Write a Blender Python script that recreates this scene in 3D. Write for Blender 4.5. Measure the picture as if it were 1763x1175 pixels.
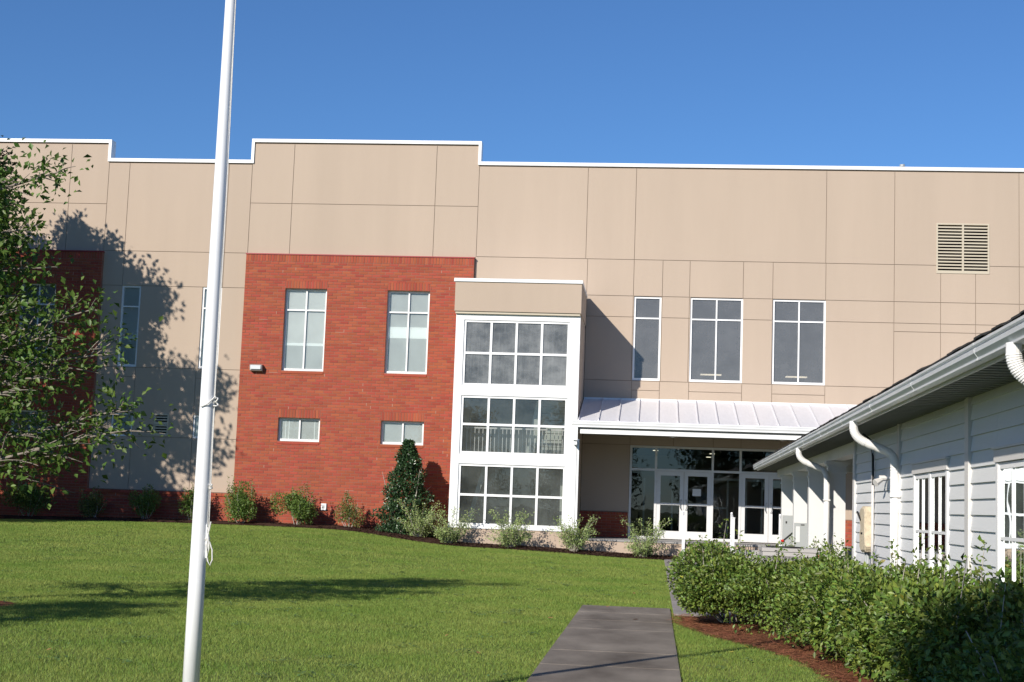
import bpy, math, random
import numpy as np
from mathutils import Vector, Matrix

random.seed(7)
rng = np.random.default_rng(11)
sc = bpy.context.scene
for _o in list(bpy.data.objects):
    bpy.data.objects.remove(_o)
COL = sc.collection

# ---------------------------------------------------------------- camera
def cam_axes(yaw, pitch, roll):
    cy, sy = math.cos(yaw), math.sin(yaw); cp, sp = math.cos(pitch), math.sin(pitch)
    cr, sr = math.cos(roll), math.sin(roll)
    f = np.array([sy * cp, cy * cp, sp]); r = np.array([cy, -sy, 0.0]); d = -np.cross(r, f)
    return r * cr + d * sr, -r * sr + d * cr, f
_r, _d, _f = cam_axes(*[math.radians(a) for a in (-5.75, 6.32, -2.05)])
cd = bpy.data.cameras.new('camera'); cam = bpy.data.objects.new('camera', cd); COL.objects.link(cam)
cam.matrix_world = Matrix(((_r[0], -_d[0], -_f[0], 0), (_r[1], -_d[1], -_f[1], 0), (_r[2], -_d[2], -_f[2], 1.65), (0, 0, 0, 1)))
cd.sensor_fit = 'HORIZONTAL'; cd.sensor_width = 36.0; cd.lens = 36.0 * 2515 / 1763
cd.clip_start = 0.1; cd.clip_end = 3000
sc.camera = cam

# ---------------------------------------------------------------- light
SUN_DX, SUN_DZ = 0.56, 0.60            # travel of the sunlight per metre of depth
sun_dir = Vector((SUN_DX, 1.0, -SUN_DZ)).normalized()
SUN_EL = math.asin(-sun_dir.z); SUN_AZ = math.atan2(-sun_dir.x, -sun_dir.y)
w = bpy.data.worlds.new('World'); sc.world = w; w.use_nodes = True
nt = w.node_tree; nt.nodes.clear()
sky = nt.nodes.new('ShaderNodeTexSky'); sky.sky_type = 'NISHITA'; sky.sun_disc = False
sky.sun_elevation = SUN_EL; sky.sun_rotation = SUN_AZ
sky.altitude = 0; sky.air_density = 1.0; sky.dust_density = 0.0; sky.ozone_density = 10.0
bgn = nt.nodes.new('ShaderNodeBackground'); bgn.inputs[1].default_value = 0.093
won = nt.nodes.new('ShaderNodeOutputWorld')
nt.links.new(sky.outputs[0], bgn.inputs[0]); nt.links.new(bgn.outputs[0], won.inputs[0])
sl = bpy.data.lights.new('sun', 'SUN'); sl.energy = 4.6; sl.angle = math.radians(0.53); sl.color = (1.0, 0.93, 0.83)
so = bpy.data.objects.new('sun', sl); COL.objects.link(so)
so.rotation_euler = sun_dir.to_track_quat('-Z', 'Y').to_euler(); so.location = (-20, -30, 40)
sc.view_settings.view_transform = 'Standard'; sc.view_settings.look = 'None'
sc.view_settings.exposure = 0.34; sc.view_settings.gamma = 1.0
sc.view_settings.use_curve_mapping = False

# ---------------------------------------------------------------- helpers
ORG = {}
class MB:
    def __init__(s): s.v = []; s.f = []
    def quad(s, a, b, c, d):
        n = len(s.v); s.v += [tuple(a), tuple(b), tuple(c), tuple(d)]; s.f.append((n, n + 1, n + 2, n + 3)); return s
    def box(s, x0, x1, y0, y1, z0, z1):
        n = len(s.v)
        s.v += [(x0, y0, z0), (x1, y0, z0), (x1, y1, z0), (x0, y1, z0), (x0, y0, z1), (x1, y0, z1), (x1, y1, z1), (x0, y1, z1)]
        for q in ((0, 3, 2, 1), (4, 5, 6, 7), (0, 1, 5, 4), (1, 2, 6, 5), (2, 3, 7, 6), (3, 0, 4, 7)):
            s.f.append(tuple(n + i for i in q))
        return s
    def prism(s, pts, axis, a0, a1):
        """extrude a closed 2D outline (p,q) along an axis; axis 'x': (p,q)=(y,z); 'y': (p,q)=(x,z); 'z': (p,q)=(x,y)"""
        n = len(s.v); k = len(pts)
        for a in (a0, a1):
            for p, q in pts:
                s.v.append((a, p, q) if axis == 'x' else ((p, a, q) if axis == 'y' else (p, q, a)))
        s.f.append(tuple(n + i for i in range(k))[::-1]); s.f.append(tuple(n + k + i for i in range(k)))
        for i in range(k):
            j = (i + 1) % k; s.f.append((n + i, n + j, n + k + j, n + k + i))
        return s
    def tube(s, pts, rad, sides=6, cap=True):
        pts = [np.array(p, float) for p in pts]; n0 = len(s.v)
        if not hasattr(rad, '__len__'): rad = [rad] * len(pts)
        prev = None
        for i, p in enumerate(pts):
            t = pts[min(i + 1, len(pts) - 1)] - pts[max(i - 1, 0)]; t /= (np.linalg.norm(t) + 1e-9)
            if prev is None:
                h = np.array([0, 0, 1.0]) if abs(t[2]) < 0.9 else np.array([1.0, 0, 0])
                a = np.cross(t, h)
            else: a = prev - t * (prev @ t)
            a /= (np.linalg.norm(a) + 1e-9); prev = a; b = np.cross(t, a)
            for k in range(sides):
                an = 2 * math.pi * k / sides
                s.v.append(tuple(p + rad[i] * (math.cos(an) * a + math.sin(an) * b)))
        for i in range(len(pts) - 1):
            for k in range(sides):
                k2 = (k + 1) % sides
                s.f.append((n0 + i * sides + k, n0 + i * sides + k2, n0 + (i + 1) * sides + k2, n0 + (i + 1) * sides + k))
        if cap:
            s.f.append(tuple(n0 + k for k in range(sides))[::-1])
            s.f.append(tuple(n0 + (len(pts) - 1) * sides + k for k in range(sides)))
        return s
    def build(s, name, m, parent=None, smooth=False, **kw):
        o_ = np.array(ORG.get(parent, (0, 0, 0)), float)
        me = bpy.data.meshes.new(name)
        me.from_pydata([(a - o_[0], b - o_[1], c - o_[2]) for a, b, c in s.v], [], s.f)
        return link(name, me, m, parent, smooth, **kw)

def link(name, me, m, parent=None, smooth=False, loc=None, **kw):
    me.materials.clear(); me.materials.append(m)
    if smooth: me.polygons.foreach_set('use_smooth', [True] * len(me.polygons))
    o = bpy.data.objects.new(name, me); COL.objects.link(o)
    if parent is not None: o.parent = parent; ORG[o] = ORG.get(parent, (0, 0, 0))
    if loc is not None: o.location = loc
    for k, v in kw.items(): o[k] = v
    return o

def thing(name, loc, label, cat, group=None, rot=0.0, local=False):
    o = bpy.data.objects.new(name, None); COL.objects.link(o); o.location = loc
    o.rotation_euler = (0, 0, rot); o.empty_display_size = 0.3
    o['label'] = label; o['category'] = cat
    if group: o['group'] = group
    ORG[o] = (0, 0, 0) if local else tuple(loc)
    return o

def npmesh(name, V, F):
    """V (n,3), F (m,k) arrays"""
    me = bpy.data.meshes.new(name); m, k = F.shape
    me.vertices.add(len(V)); me.vertices.foreach_set('co', np.asarray(V, np.float32).ravel())
    me.loops.add(m * k); me.loops.foreach_set('vertex_index', F.astype(np.int32).ravel())
    me.polygons.add(m); me.polygons.foreach_set('loop_start', np.arange(0, m * k, k, dtype=np.int32))
    me.update(calc_edges=True); me.validate(); return me

# ---------------------------------------------------------------- materials
def mat(name, col, rough=0.7, var=0.0, vscale=2.0, bump=0.0, bscale=40.0, metal=0.0, spec=0.5, island=0.0,
        col2=None, stretch=(1, 1, 1), translucent=0.0, coat=0.0, emit=0.0, hue=0.0, detail=4.0):
    m = bpy.data.materials.new(name); m.use_nodes = True; n = m.node_tree.nodes; L = m.node_tree.links
    p = n['Principled BSDF']; p.inputs['Roughness'].default_value = rough; p.inputs['Metallic'].default_value = metal
    p.inputs['Specular IOR Level'].default_value = spec; p.inputs['Coat Weight'].default_value = coat
    c4 = (*col, 1); p.inputs['Base Color'].default_value = c4
    tc = n.new('ShaderNodeTexCoord'); mp = n.new('ShaderNodeMapping'); mp.inputs['Scale'].default_value = stretch
    L.new(tc.outputs['Object'], mp.inputs['Vector']); out = None
    if var or col2:
        nz = n.new('ShaderNodeTexNoise'); nz.inputs['Scale'].default_value = vscale; nz.inputs['Detail'].default_value = detail
        nz.inputs['Roughness'].default_value = 0.6; L.new(mp.outputs[0], nz.inputs['Vector'])
        mx = n.new('ShaderNodeMix'); mx.data_type = 'RGBA'
        rg = n.new('ShaderNodeMapRange'); rg.inputs[1].default_value = 0.3; rg.inputs[2].default_value = 0.7
        L.new(nz.outputs[0], rg.inputs[0]); L.new(rg.outputs[0], mx.inputs[0])
        mx.inputs[6].default_value = tuple(min(1, c * (1 - var)) for c in col) + (1,)
        mx.inputs[7].default_value = (*(col2 or tuple(min(1, c * (1 + var)) for c in col)), 1)
        out = mx.outputs[2]
    if island or hue:
        geo = n.new('ShaderNodeNewGeometry'); oi = n.new('ShaderNodeObjectInfo')
        ad = n.new('ShaderNodeMath'); ad.operation = 'ADD'; fr = n.new('ShaderNodeMath'); fr.operation = 'FRACT'
        L.new(geo.outputs['Random Per Island'], ad.inputs[0]); L.new(oi.outputs['Random'], ad.inputs[1]); L.new(ad.outputs[0], fr.inputs[0])
        hs = n.new('ShaderNodeHueSaturation')
        mr = n.new('ShaderNodeMapRange'); mr.inputs[3].default_value = 1 - island; mr.inputs[4].default_value = 1 + island
        L.new(fr.outputs[0], mr.inputs[0]); L.new(mr.outputs[0], hs.inputs['Value'])
        if hue:
            m2 = n.new('ShaderNodeMath'); m2.operation = 'MULTIPLY'; m2.inputs[1].default_value = 7.31
            f2 = n.new('ShaderNodeMath'); f2.operation = 'FRACT'; L.new(fr.outputs[0], m2.inputs[0]); L.new(m2.outputs[0], f2.inputs[0])
            m3 = n.new('ShaderNodeMapRange'); m3.inputs[3].default_value = 0.5 - hue; m3.inputs[4].default_value = 0.5 + hue
            L.new(f2.outputs[0], m3.inputs[0]); L.new(m3.outputs[0], hs.inputs['Hue'])
        if out is not None: L.new(out, hs.inputs['Color'])
        else: hs.inputs['Color'].default_value = c4
        out = hs.outputs[0]
    if out is not None: L.new(out, p.inputs['Base Color'])
    if bump:
        bn = n.new('ShaderNodeTexNoise'); bn.inputs['Scale'].default_value = bscale; bn.inputs['Detail'].default_value = 3
        L.new(mp.outputs[0], bn.inputs['Vector']); bu = n.new('ShaderNodeBump'); bu.inputs['Strength'].default_value = bump
        bu.inputs['Distance'].default_value = 0.02; L.new(bn.outputs[0], bu.inputs['Height']); L.new(bu.outputs[0], p.inputs['Normal'])
    if translucent:
        tr = n.new('ShaderNodeBsdfTranslucent'); ms = n.new('ShaderNodeMixShader'); ms.inputs[0].default_value = translucent
        if out is not None: L.new(out, tr.inputs[0])
        else: tr.inputs[0].default_value = c4
        L.new(p.outputs[0], ms.inputs[1]); L.new(tr.outputs[0], ms.inputs[2]); L.new(ms.outputs[0], n['Material Output'].inputs[0])
    if emit: p.inputs['Emission Color'].default_value = c4; p.inputs['Emission Strength'].default_value = emit
    return m

def glass(name, tint=(0.87, 0.89, 0.88), mist=0.0, mcol=(0.4, 0.42, 0.42), refl=1.0, streak=False, lo=0.35, hi=0.75):
    m = bpy.data.materials.new(name); m.use_nodes = True; n = m.node_tree.nodes; L = m.node_tree.links; n.remove(n['Principled BSDF'])
    out = n['Material Output']; tr = n.new('ShaderNodeBsdfTransparent'); tr.inputs[0].default_value = (*tint, 1)
    gl = n.new('ShaderNodeBsdfGlossy'); gl.inputs['Roughness'].default_value = 0.01; gl.inputs[0].default_value = (0.9, 0.95, 0.95, 1)
    lw = n.new('ShaderNodeFresnel'); lw.inputs[0].default_value = 1.5
    ml = n.new('ShaderNodeMath'); ml.operation = 'MULTIPLY'; ml.inputs[1].default_value = 2.2 * refl; ml.use_clamp = True
    L.new(lw.outputs[0], ml.inputs[0]); cur = tr.outputs[0]
    tc = n.new('ShaderNodeTexCoord')
    if mist:
        df = n.new('ShaderNodeBsdfDiffuse'); df.inputs[0].default_value = (*mcol, 1)
        nz = n.new('ShaderNodeTexNoise'); nz.inputs['Scale'].default_value = 1.6; nz.inputs['Detail'].default_value = 6; nz.inputs['Roughness'].default_value = 0.65
        mp = n.new('ShaderNodeMapping'); mp.inputs['Scale'].default_value = (0.55, 0.5, 0.7) if streak else (1, 1, 1)
        L.new(tc.outputs['Object'], mp.inputs[0]); L.new(mp.outputs[0], nz.inputs['Vector'])
        n2 = n.new('ShaderNodeTexNoise'); n2.inputs['Scale'].default_value = 1.0; n2.inputs['Detail'].default_value = 3
        mp2 = n.new('ShaderNodeMapping'); mp2.inputs['Scale'].default_value = (20, 1, 0.8)
        L.new(tc.outputs['Object'], mp2.inputs[0]); L.new(mp2.outputs[0], n2.inputs['Vector'])
        av = n.new('ShaderNodeMath'); av.operation = 'MULTIPLY_ADD'; av.inputs[1].default_value = 0.16
        L.new(n2.outputs[0], av.inputs[0]); L.new(nz.outputs[0], av.inputs[2])
        mr = n.new('ShaderNodeMapRange'); mr.inputs[1].default_value = lo; mr.inputs[2].default_value = hi; mr.inputs[4].default_value = mist
        L.new(av.outputs[0], mr.inputs[0]); mx = n.new('ShaderNodeMixShader')
        L.new(mr.outputs[0], mx.inputs[0]); L.new(tr.outputs[0], mx.inputs[1]); L.new(df.outputs[0], mx.inputs[2]); cur = mx.outputs[0]
    bn = n.new('ShaderNodeTexNoise'); bn.inputs['Scale'].default_value = 1.3; L.new(tc.outputs['Object'], bn.inputs['Vector'])
    bu = n.new('ShaderNodeBump'); bu.inputs['Strength'].default_value = 0.05; bu.inputs['Distance'].default_value = 0.05
    L.new(bn.outputs[0], bu.inputs['Height']); L.new(bu.outputs[0], gl.inputs['Normal'])
    fm = n.new('ShaderNodeMixShader'); L.new(ml.outputs[0], fm.inputs[0]); L.new(cur, fm.inputs[1]); L.new(gl.outputs[0], fm.inputs[2])
    L.new(fm.outputs[0], out.inputs[0]); return m

M = {}
M['stucco'] = mat('stucco', (0.445, 0.357, 0.282), 0.9, var=0.045, vscale=0.6, bump=0.25, bscale=90, spec=0.2, stretch=(1, 1, 0.12), detail=8)
M['stucco_joint'] = mat('stucco_joint', (0.28, 0.22, 0.17), 0.95, spec=0.1)
M['brick'] = mat('brick', (0.325, 0.076, 0.043), 0.85, var=0.05, vscale=1.0, island=0.125, hue=0.008, spec=0.2, bump=0.2, bscale=60)
M['mortar'] = mat('mortar', (0.30, 0.155, 0.115), 0.95, var=0.15, vscale=3, spec=0.1)
M['white_mortar'] = mat('white_mortar', (0.46, 0.32, 0.25), 0.95, spec=0.1)
M['flashing'] = mat('red_flashing', (0.30, 0.03, 0.03), 0.5)
M['white'] = mat('white_paint', (0.80, 0.80, 0.80), 0.45, var=0.02, vscale=3)
M['column'] = mat('column_paint', (0.69, 0.69, 0.68), 0.5, var=0.03)
M['white_metal'] = mat('white_metal', (0.78, 0.79, 0.80), 0.35, var=0.03, vscale=2)
M['roof_metal'] = mat('roof_metal', (0.66, 0.655, 0.68), 0.38, var=0.04, vscale=4, bump=0.05, bscale=6, stretch=(3, 0.5, 1))
M['alum'] = mat('aluminium_frame', (0.66, 0.66, 0.66), 0.4)
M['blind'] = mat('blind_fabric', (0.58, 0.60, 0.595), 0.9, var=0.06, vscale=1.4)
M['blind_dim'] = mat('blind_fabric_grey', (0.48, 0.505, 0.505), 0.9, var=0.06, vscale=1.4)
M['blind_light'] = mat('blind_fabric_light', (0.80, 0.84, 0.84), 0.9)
M['room'] = mat('room_wall', (0.20, 0.205, 0.20), 0.9, var=0.1)
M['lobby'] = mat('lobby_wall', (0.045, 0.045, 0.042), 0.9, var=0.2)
M['stair'] = mat('stair_paint', (0.55, 0.60, 0.56), 0.7)
M['glass'] = glass('window_glass', refl=0.7)
M['glass_mist'] = glass('misted_glass', mist=0.85, mcol=(0.18, 0.182, 0.185), refl=0.6, streak=True, lo=-0.7, hi=1.0)
M['glass_tower'] = glass('tower_glass', mist=0.55, mcol=(0.21, 0.23, 0.215), refl=0.7, streak=True, lo=0.25, hi=0.95)
M['glass_fog'] = glass('fogged_tower_glass', mist=0.9, mcol=(0.26, 0.262, 0.255), refl=0.6, streak=True, lo=0.3, hi=0.72)
M['glass_door'] = glass('door_glass', tint=(0.6, 0.66, 0.64), refl=0.8)
M['louver'] = mat('louver_paint', (0.50, 0.44, 0.34), 0.6)
M['dark'] = mat('dark_void', (0.012, 0.012, 0.012), 0.9, spec=0.1)
M['concrete_face'] = mat('concrete_face', (0.46, 0.36, 0.28), 0.9, var=0.08, vscale=1.5, bump=0.3, bscale=50)
M['concrete'] = mat('porch_concrete', (0.34, 0.33, 0.32), 0.9, var=0.1, vscale=2)
M['path'] = mat('path_concrete', (0.105, 0.087, 0.070), 0.85, col2=(0.27, 0.235, 0.195), vscale=0.9, bump=0.4, bscale=120, spec=0.25, stretch=(1.2, 0.6, 1), detail=9)
M['path2'] = mat('path_concrete_pale', (0.28, 0.255, 0.24), 0.9, var=0.14, vscale=1.5, bump=0.4, bscale=120, spec=0.2, detail=8)
M['joint'] = mat('path_joint_dirt', (0.035, 0.03, 0.025), 0.95, spec=0.1)
M['grass_soil'] = mat('lawn_soil', (0.11, 0.15, 0.04), 0.95, col2=(0.17, 0.19, 0.06), vscale=0.5, bump=0.6, bscale=60, spec=0.1, detail=8)
M['ground'] = mat('distant_ground', (0.06, 0.085, 0.025), 0.95, col2=(0.09, 0.105, 0.035), vscale=0.15, spec=0.1)
def grass_mat():
    m = mat('grass_blade', (0.170, 0.275, 0.044), 0.6, col2=(0.285, 0.345, 0.080), vscale=0.6, island=0.28, hue=0.025, translucent=0.35, spec=0.3, detail=9)
    return m
M['grass'] = grass_mat()
M['weed'] = mat('weed_leaf', (0.13, 0.21, 0.06), 0.6, island=0.35, hue=0.02, translucent=0.3)
M['mulch'] = mat('bark_mulch', (0.040, 0.022, 0.016), 0.95, col2=(0.075, 0.040, 0.028), vscale=6, bump=0.9, bscale=40, spec=0.1)
M['mulch_chip'] = mat('mulch_chip', (0.055, 0.030, 0.022), 0.9, island=0.5, spec=0.1)
M['straw_bed'] = mat('pine_straw_bed', (0.11, 0.042, 0.022), 0.95, col2=(0.19, 0.085, 0.045), vscale=5, bump=0.9, bscale=50, spec=0.1)
M['straw'] = mat('pine_straw', (0.26, 0.105, 0.055), 0.8, island=0.4, hue=0.015, spec=0.2)
M['siding'] = mat('siding_paint', (0.68, 0.685, 0.685), 0.6, var=0.04, vscale=2, bump=0.1, bscale=20, stretch=(1, 0.15, 2))
M['trim'] = mat('trim_paint', (0.64, 0.62, 0.60), 0.5, var=0.03)
M['vinyl'] = mat('vinyl_frame', (0.80, 0.80, 0.80), 0.4)
M['gutter'] = mat('gutter_metal', (0.60, 0.63, 0.64), 0.35, var=0.06, vscale=2)
M['downspout'] = mat('downspout_metal', (0.76, 0.755, 0.74), 0.4, var=0.04, vscale=5)
M['shingle'] = mat('asphalt_shingle', (0.035, 0.033, 0.032), 0.95, island=0.3, bump=0.5, bscale=80)
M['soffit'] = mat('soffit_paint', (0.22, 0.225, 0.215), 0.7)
M['pole'] = mat('flagpole_paint', (0.80, 0.81, 0.83), 0.25, var=0.015, vscale=3, coat=0.3)
M['rope'] = mat('rope', (0.72, 0.71, 0.68), 0.85, bump=0.4, bscale=200)
M['bark'] = mat('bark', (0.22, 0.19, 0.16), 0.9, var=0.25, vscale=12, bump=0.6, bscale=30)
M['stem'] = mat('shrub_stem', (0.40, 0.36, 0.31), 0.9, var=0.25, vscale=14)
def leaf(nm, c, isl=0.35, hue=0.02, tr=0.3, rough=0.45, spec=0.4): return mat(nm, c, rough, island=isl, hue=hue, translucent=tr, spec=spec)
M['oak_leaf'] = leaf('oak_leaf', (0.095, 0.165, 0.030), tr=0.35)
M['far_leaf'] = leaf('far_leaf', (0.05, 0.085, 0.022))
M['hedge_leaf'] = leaf('hedge_leaf', (0.140, 0.205, 0.036), isl=0.55, hue=0.03, tr=0.30, rough=0.45, spec=0.45)
M['yellow_leaf'] = leaf('yellow_leaf', (0.38, 0.35, 0.05))
M['holly_leaf'] = leaf('holly_leaf', (0.040, 0.085, 0.032), tr=0.15, rough=0.3, spec=0.6)
M['shrub_leaf'] = leaf('shrub_leaf', (0.135, 0.215, 0.045))
M['sparse_leaf'] = leaf('sparse_leaf', (0.17, 0.20, 0.055))
M['varieg_leaf'] = leaf('variegated_leaf', (0.29, 0.37, 0.13), isl=0.35, hue=0.02, tr=0.25)
M['dead_leaf'] = mat('dead_leaf', (0.35, 0.16, 0.06), 0.8, island=0.4)
M['grey_box'] = mat('grey_enamel', (0.36, 0.38, 0.38), 0.5)
M['ac_metal'] = mat('condenser_metal', (0.40, 0.385, 0.375), 0.5, var=0.05)
M['red'] = mat('red_plastic', (0.6, 0.03, 0.02), 0.4)
M['cream'] = mat('cream_foam', (0.58, 0.49, 0.35), 0.9, var=0.15, vscale=12, bump=0.8, bscale=25)
M['paper'] = mat('paper', (0.65, 0.66, 0.66), 0.8)
M['ink'] = mat('ink_grey', (0.30, 0.30, 0.32), 0.8)
M['black'] = mat('black_rubber', (0.02, 0.02, 0.02), 0.6)
M['lamp'] = mat('lamp_glow', (1.0, 0.86, 0.65), 0.5, emit=1.6)
M['lens'] = mat('lamp_lens', (0.62, 0.64, 0.66), 0.25)
M['handle'] = mat('steel_handle', (0.45, 0.45, 0.45), 0.3, metal=1.0)
M['bronze'] = mat('bronze_rail', (0.74, 0.75, 0.76), 0.4)

# ---------------------------------------------------------------- terrain
def sstep(a, b, t):
    t = np.clip((t - a) / (b - a), 0, 1); return t * t * (3 - 2 * t)
def H(x, y):
    x = np.asarray(x, float); y = np.asarray(y, float)
    A = 0.56 - 0.34 * sstep(-11.0, -5.5, x) - 0.16 * sstep(-5.5, 1.0, x) - 0.06 * sstep(1.0, 4.0, x)
    A = A - 0.10 * sstep(-16.0, -24.0, x)
    return A * sstep(26.0, 46.5, y)
# bed front edge along the school (lawn / mulch border)
BEDX = [-40, -24.0, -18.5, -14.0, -11.5, -9.5, -7.5, -5.5, -3.0, 0.0, 0.9]
BEDY = [47.7, 47.7, 48.2, 48.3, 48.15, 47.4, 46.1, 45.35, 45.2, 45.1, 45.1]
def bed_y(x): return np.interp(x, BEDX, BEDY)
STRAW = [(0.42, 22.85), (0.36, 21.5), (0.80, 19.4), (1.24, 18.4), (1.62, 17.0), (1.80, 15.2), (1.86, 13.0), (1.8, 9.0), (1.8, 3.0)]
def straw_x(y):
    ys = [p[1] for p in STRAW][::-1]; xs = [p[0] for p in STRAW][::-1]
    return np.interp(y, ys, xs)
def grid_sheet(name, xs, ys, zf, m, parent=None, **kw):
    X, Y = np.meshgrid(xs, ys); Z = zf(X, Y); V = np.stack([X, Y, Z], -1).reshape(-1, 3)
    nx, ny = len(xs), len(ys); i = np.arange(nx - 1)[None, :] + nx * np.arange(ny - 1)[:, None]
    F = np.stack([i, i + 1, i + 1 + nx, i + nx], -1).reshape(-1, 4)
    return link(name, npmesh(name, V, F), m, parent, True, **kw)

grid_sheet('ground', np.linspace(-900, 900, 7), np.linspace(-600, 1200, 7), lambda x, y: x * 0 - 0.06, M['ground'], kind='structure')
grid_sheet('lawn', np.linspace(-45, 30, 151), np.linspace(-30, 52, 165), lambda x, y: H(x, y), M['grass_soil'], kind='structure')

# dark mulch bed along the school
def mulch_bed():
    xs = np.arange(-40, 0.95, 0.25); V = []; F = []; k = 9
    for x in xs:
        y0 = float(bed_y(x)) + 0.04 * math.sin(x * 3.1) + 0.03 * math.sin(x * 7.7); y1 = 50.4
        for j in range(k):
            t = j / (k - 1); y = y0 + (y1 - y0) * t
            V.append((x, y, float(H(x, y)) + 0.004 + 0.10 * min(1, t * 4) + (0.02 * math.sin(x * 5 + j * 2.1) if 0 < j else 0)))
    for i in range(len(xs) - 1):
        for j in range(k - 1):
            a = i * k + j; F.append((a, a + k, a + k + 1, a + 1))
    me = bpy.data.meshes.new('mulch_bed'); me.from_pydata(V, [], F)
    link('mulch_bed', me, M['mulch'], None, True, kind='structure')
mulch_bed()
def straw_bed():
    V = []; F = []; ys = np.arange(3.0, 22.9, 0.2); k = 8
    for y in ys:
        x0 = float(straw_x(y)) + 0.05 * math.sin(y * 4.3) + 0.03 * math.sin(y * 11.0); x1 = 3.6
        for j in range(k):
            t = j / (k - 1); V.append((x0 + (x1 - x0) * t, y, 0.004 + 0.05 * min(1, t * 4) + 0.012 * math.sin(y * 9 + j * 3)))
    for i in range(len(ys) - 1):
        for j in range(k - 1):
            a = i * k + j; F.append((a, a + 1, a + k + 1, a + k))
    me = bpy.data.meshes.new('pine_straw_bed'); me.from_pydata(V, [], F)
    link('pine_straw_bed', me, M['straw_bed'], None, True, kind='structure')
straw_bed()

# concrete paths made of slabs
def path(name, x0, x1, edges, m, zt=0.03):
    b = MB().box(x0 + 0.01, x1 - 0.01, edges[0] + 0.01, edges[-1] - 0.01, -0.1, zt - 0.026)
    base = b.build(name, M['joint'], None, kind='structure')
    for i in range(len(edges) - 1):
        a, c = edges[i] + 0.010, edges[i + 1] - 0.010; z = zt + random.uniform(-0.002, 0.002); e = 0.005
        s = MB(); p = [(x0, a), (x1, a), (x1, c), (x0, c)]; q = [(x0 + e, a + e), (x1 - e, a + e), (x1 - e, c - e), (x0 + e, c - e)]
        hz = [float(H(px, py)) for px, py in p]
        s.v = [(px, py, h - 0.1) for (px, py), h in zip(p, hz)] + [(px, py, z - e + h) for (px, py), h in zip(p, hz)] + [(px, py, z + h) for (px, py), h in zip(q, hz)]
        s.f = [(8, 9, 10, 11)] + [(i, (i + 1) % 4, 4 + (i + 1) % 4, 4 + i) for i in range(4)] + [(4 + i, 4 + (i + 1) % 4, 8 + (i + 1) % 4, 8 + i) for i in range(4)]
        s.build('slab', m, base)
path('footpath', -1.13, 0.30, [24.3 - 1.52 * i for i in range(19)][::-1], M['path'])
path('side_path', 0.345, 1.95, [22.95 + 1.5 * i for i in range(16)], M['path2'], zt=0.04)

# ---------------------------------------------------------------- stuff: grass blades
def blades(n, xr, yr, h0, h1, w0):
    x = rng.uniform(*xr, n); y = rng.uniform(*yr, n)
    ok = (x > -0.475 * y - 0.6) & (x < 0.30 * y + 0.3) & (y < bed_y(x) + 0.02)
    jt = rng.uniform(-0.035, 0.01, n); ok &= ~((x > -1.135 - jt) & (x < 0.305 + jt) & (y < 24.31 + jt)); ok &= ~((x > 0.34) & (x < 1.96) & (y > 22.94) & (y < 45.6))
    ok &= ~((x > straw_x(y) + rng.uniform(-0.12, 0.10, n)) & (y < 22.9)); ok &= ~((x > 3.1))
    ok &= ~(((x + 9.6) ** 2 + (y - 19.5) ** 2) < 0.85 ** 2)
    return x[ok], y[ok]
def make_grass():
    XY = []; S = []
    for n, yr, s in ((620000, (11.3, 17), 1.0), (800000, (17, 24), 1.15), (720000, (24, 33), 1.5), (620000, (33, 48.4), 2.0)):
        x, y = blades(n, (-24, 6), yr, 0, 0, 0); XY.append(np.stack([x, y], -1)); S.append(np.full(len(x), s))
    P = np.concatenate(XY); S = np.concatenate(S); n = len(P)
    thin = 0.5 + 0.5 * np.sin(P[:, 0] * 0.9 + 2.0 * np.sin(P[:, 1] * 0.45)) * np.sin(P[:, 1] * 0.7 + np.cos(P[:, 0] * 1.9))
    keep = rng.uniform(0, 1, n) < 0.62 + 0.38 * thin; P = P[keep]; S = S[keep]; n = len(P)
    patch = 0.5 + 0.5 * np.sin(P[:, 0] * 1.7 + np.sin(P[:, 1] * 0.9) * 2) * np.sin(P[:, 1] * 1.3 + P[:, 0] * 0.4)
    h = rng.uniform(0.020, 0.042, n) * (0.8 + 0.4 * patch) * (0.8 + 0.2 * S); wd = rng.uniform(0.0022, 0.0042, n) * S
    an = rng.uniform(0, 2 * np.pi, n); ln = rng.uniform(0.1, 0.9, n) * h; la = rng.uniform(0, 2 * np.pi, n)
    z = H(P[:, 0], P[:, 1]) - 0.002
    dx, dy = np.cos(an) * wd, np.sin(an) * wd
    V = np.empty((n, 3, 3)); V[:, 0] = np.stack([P[:, 0] - dx, P[:, 1] - dy, z], -1); V[:, 1] = np.stack([P[:, 0] + dx, P[:, 1] + dy, z], -1)
    V[:, 2] = np.stack([P[:, 0] + np.cos(la) * ln, P[:, 1] + np.sin(la) * ln, z + h], -1)
    me = npmesh('grass', V.reshape(-1, 3), np.arange(n * 3).reshape(-1, 3))
    link('grass', me, M['grass'], None, False, kind='stuff', label='short mown green grass covering the lawn in front of the school', category='grass')
    return n
NG = make_grass()
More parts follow.
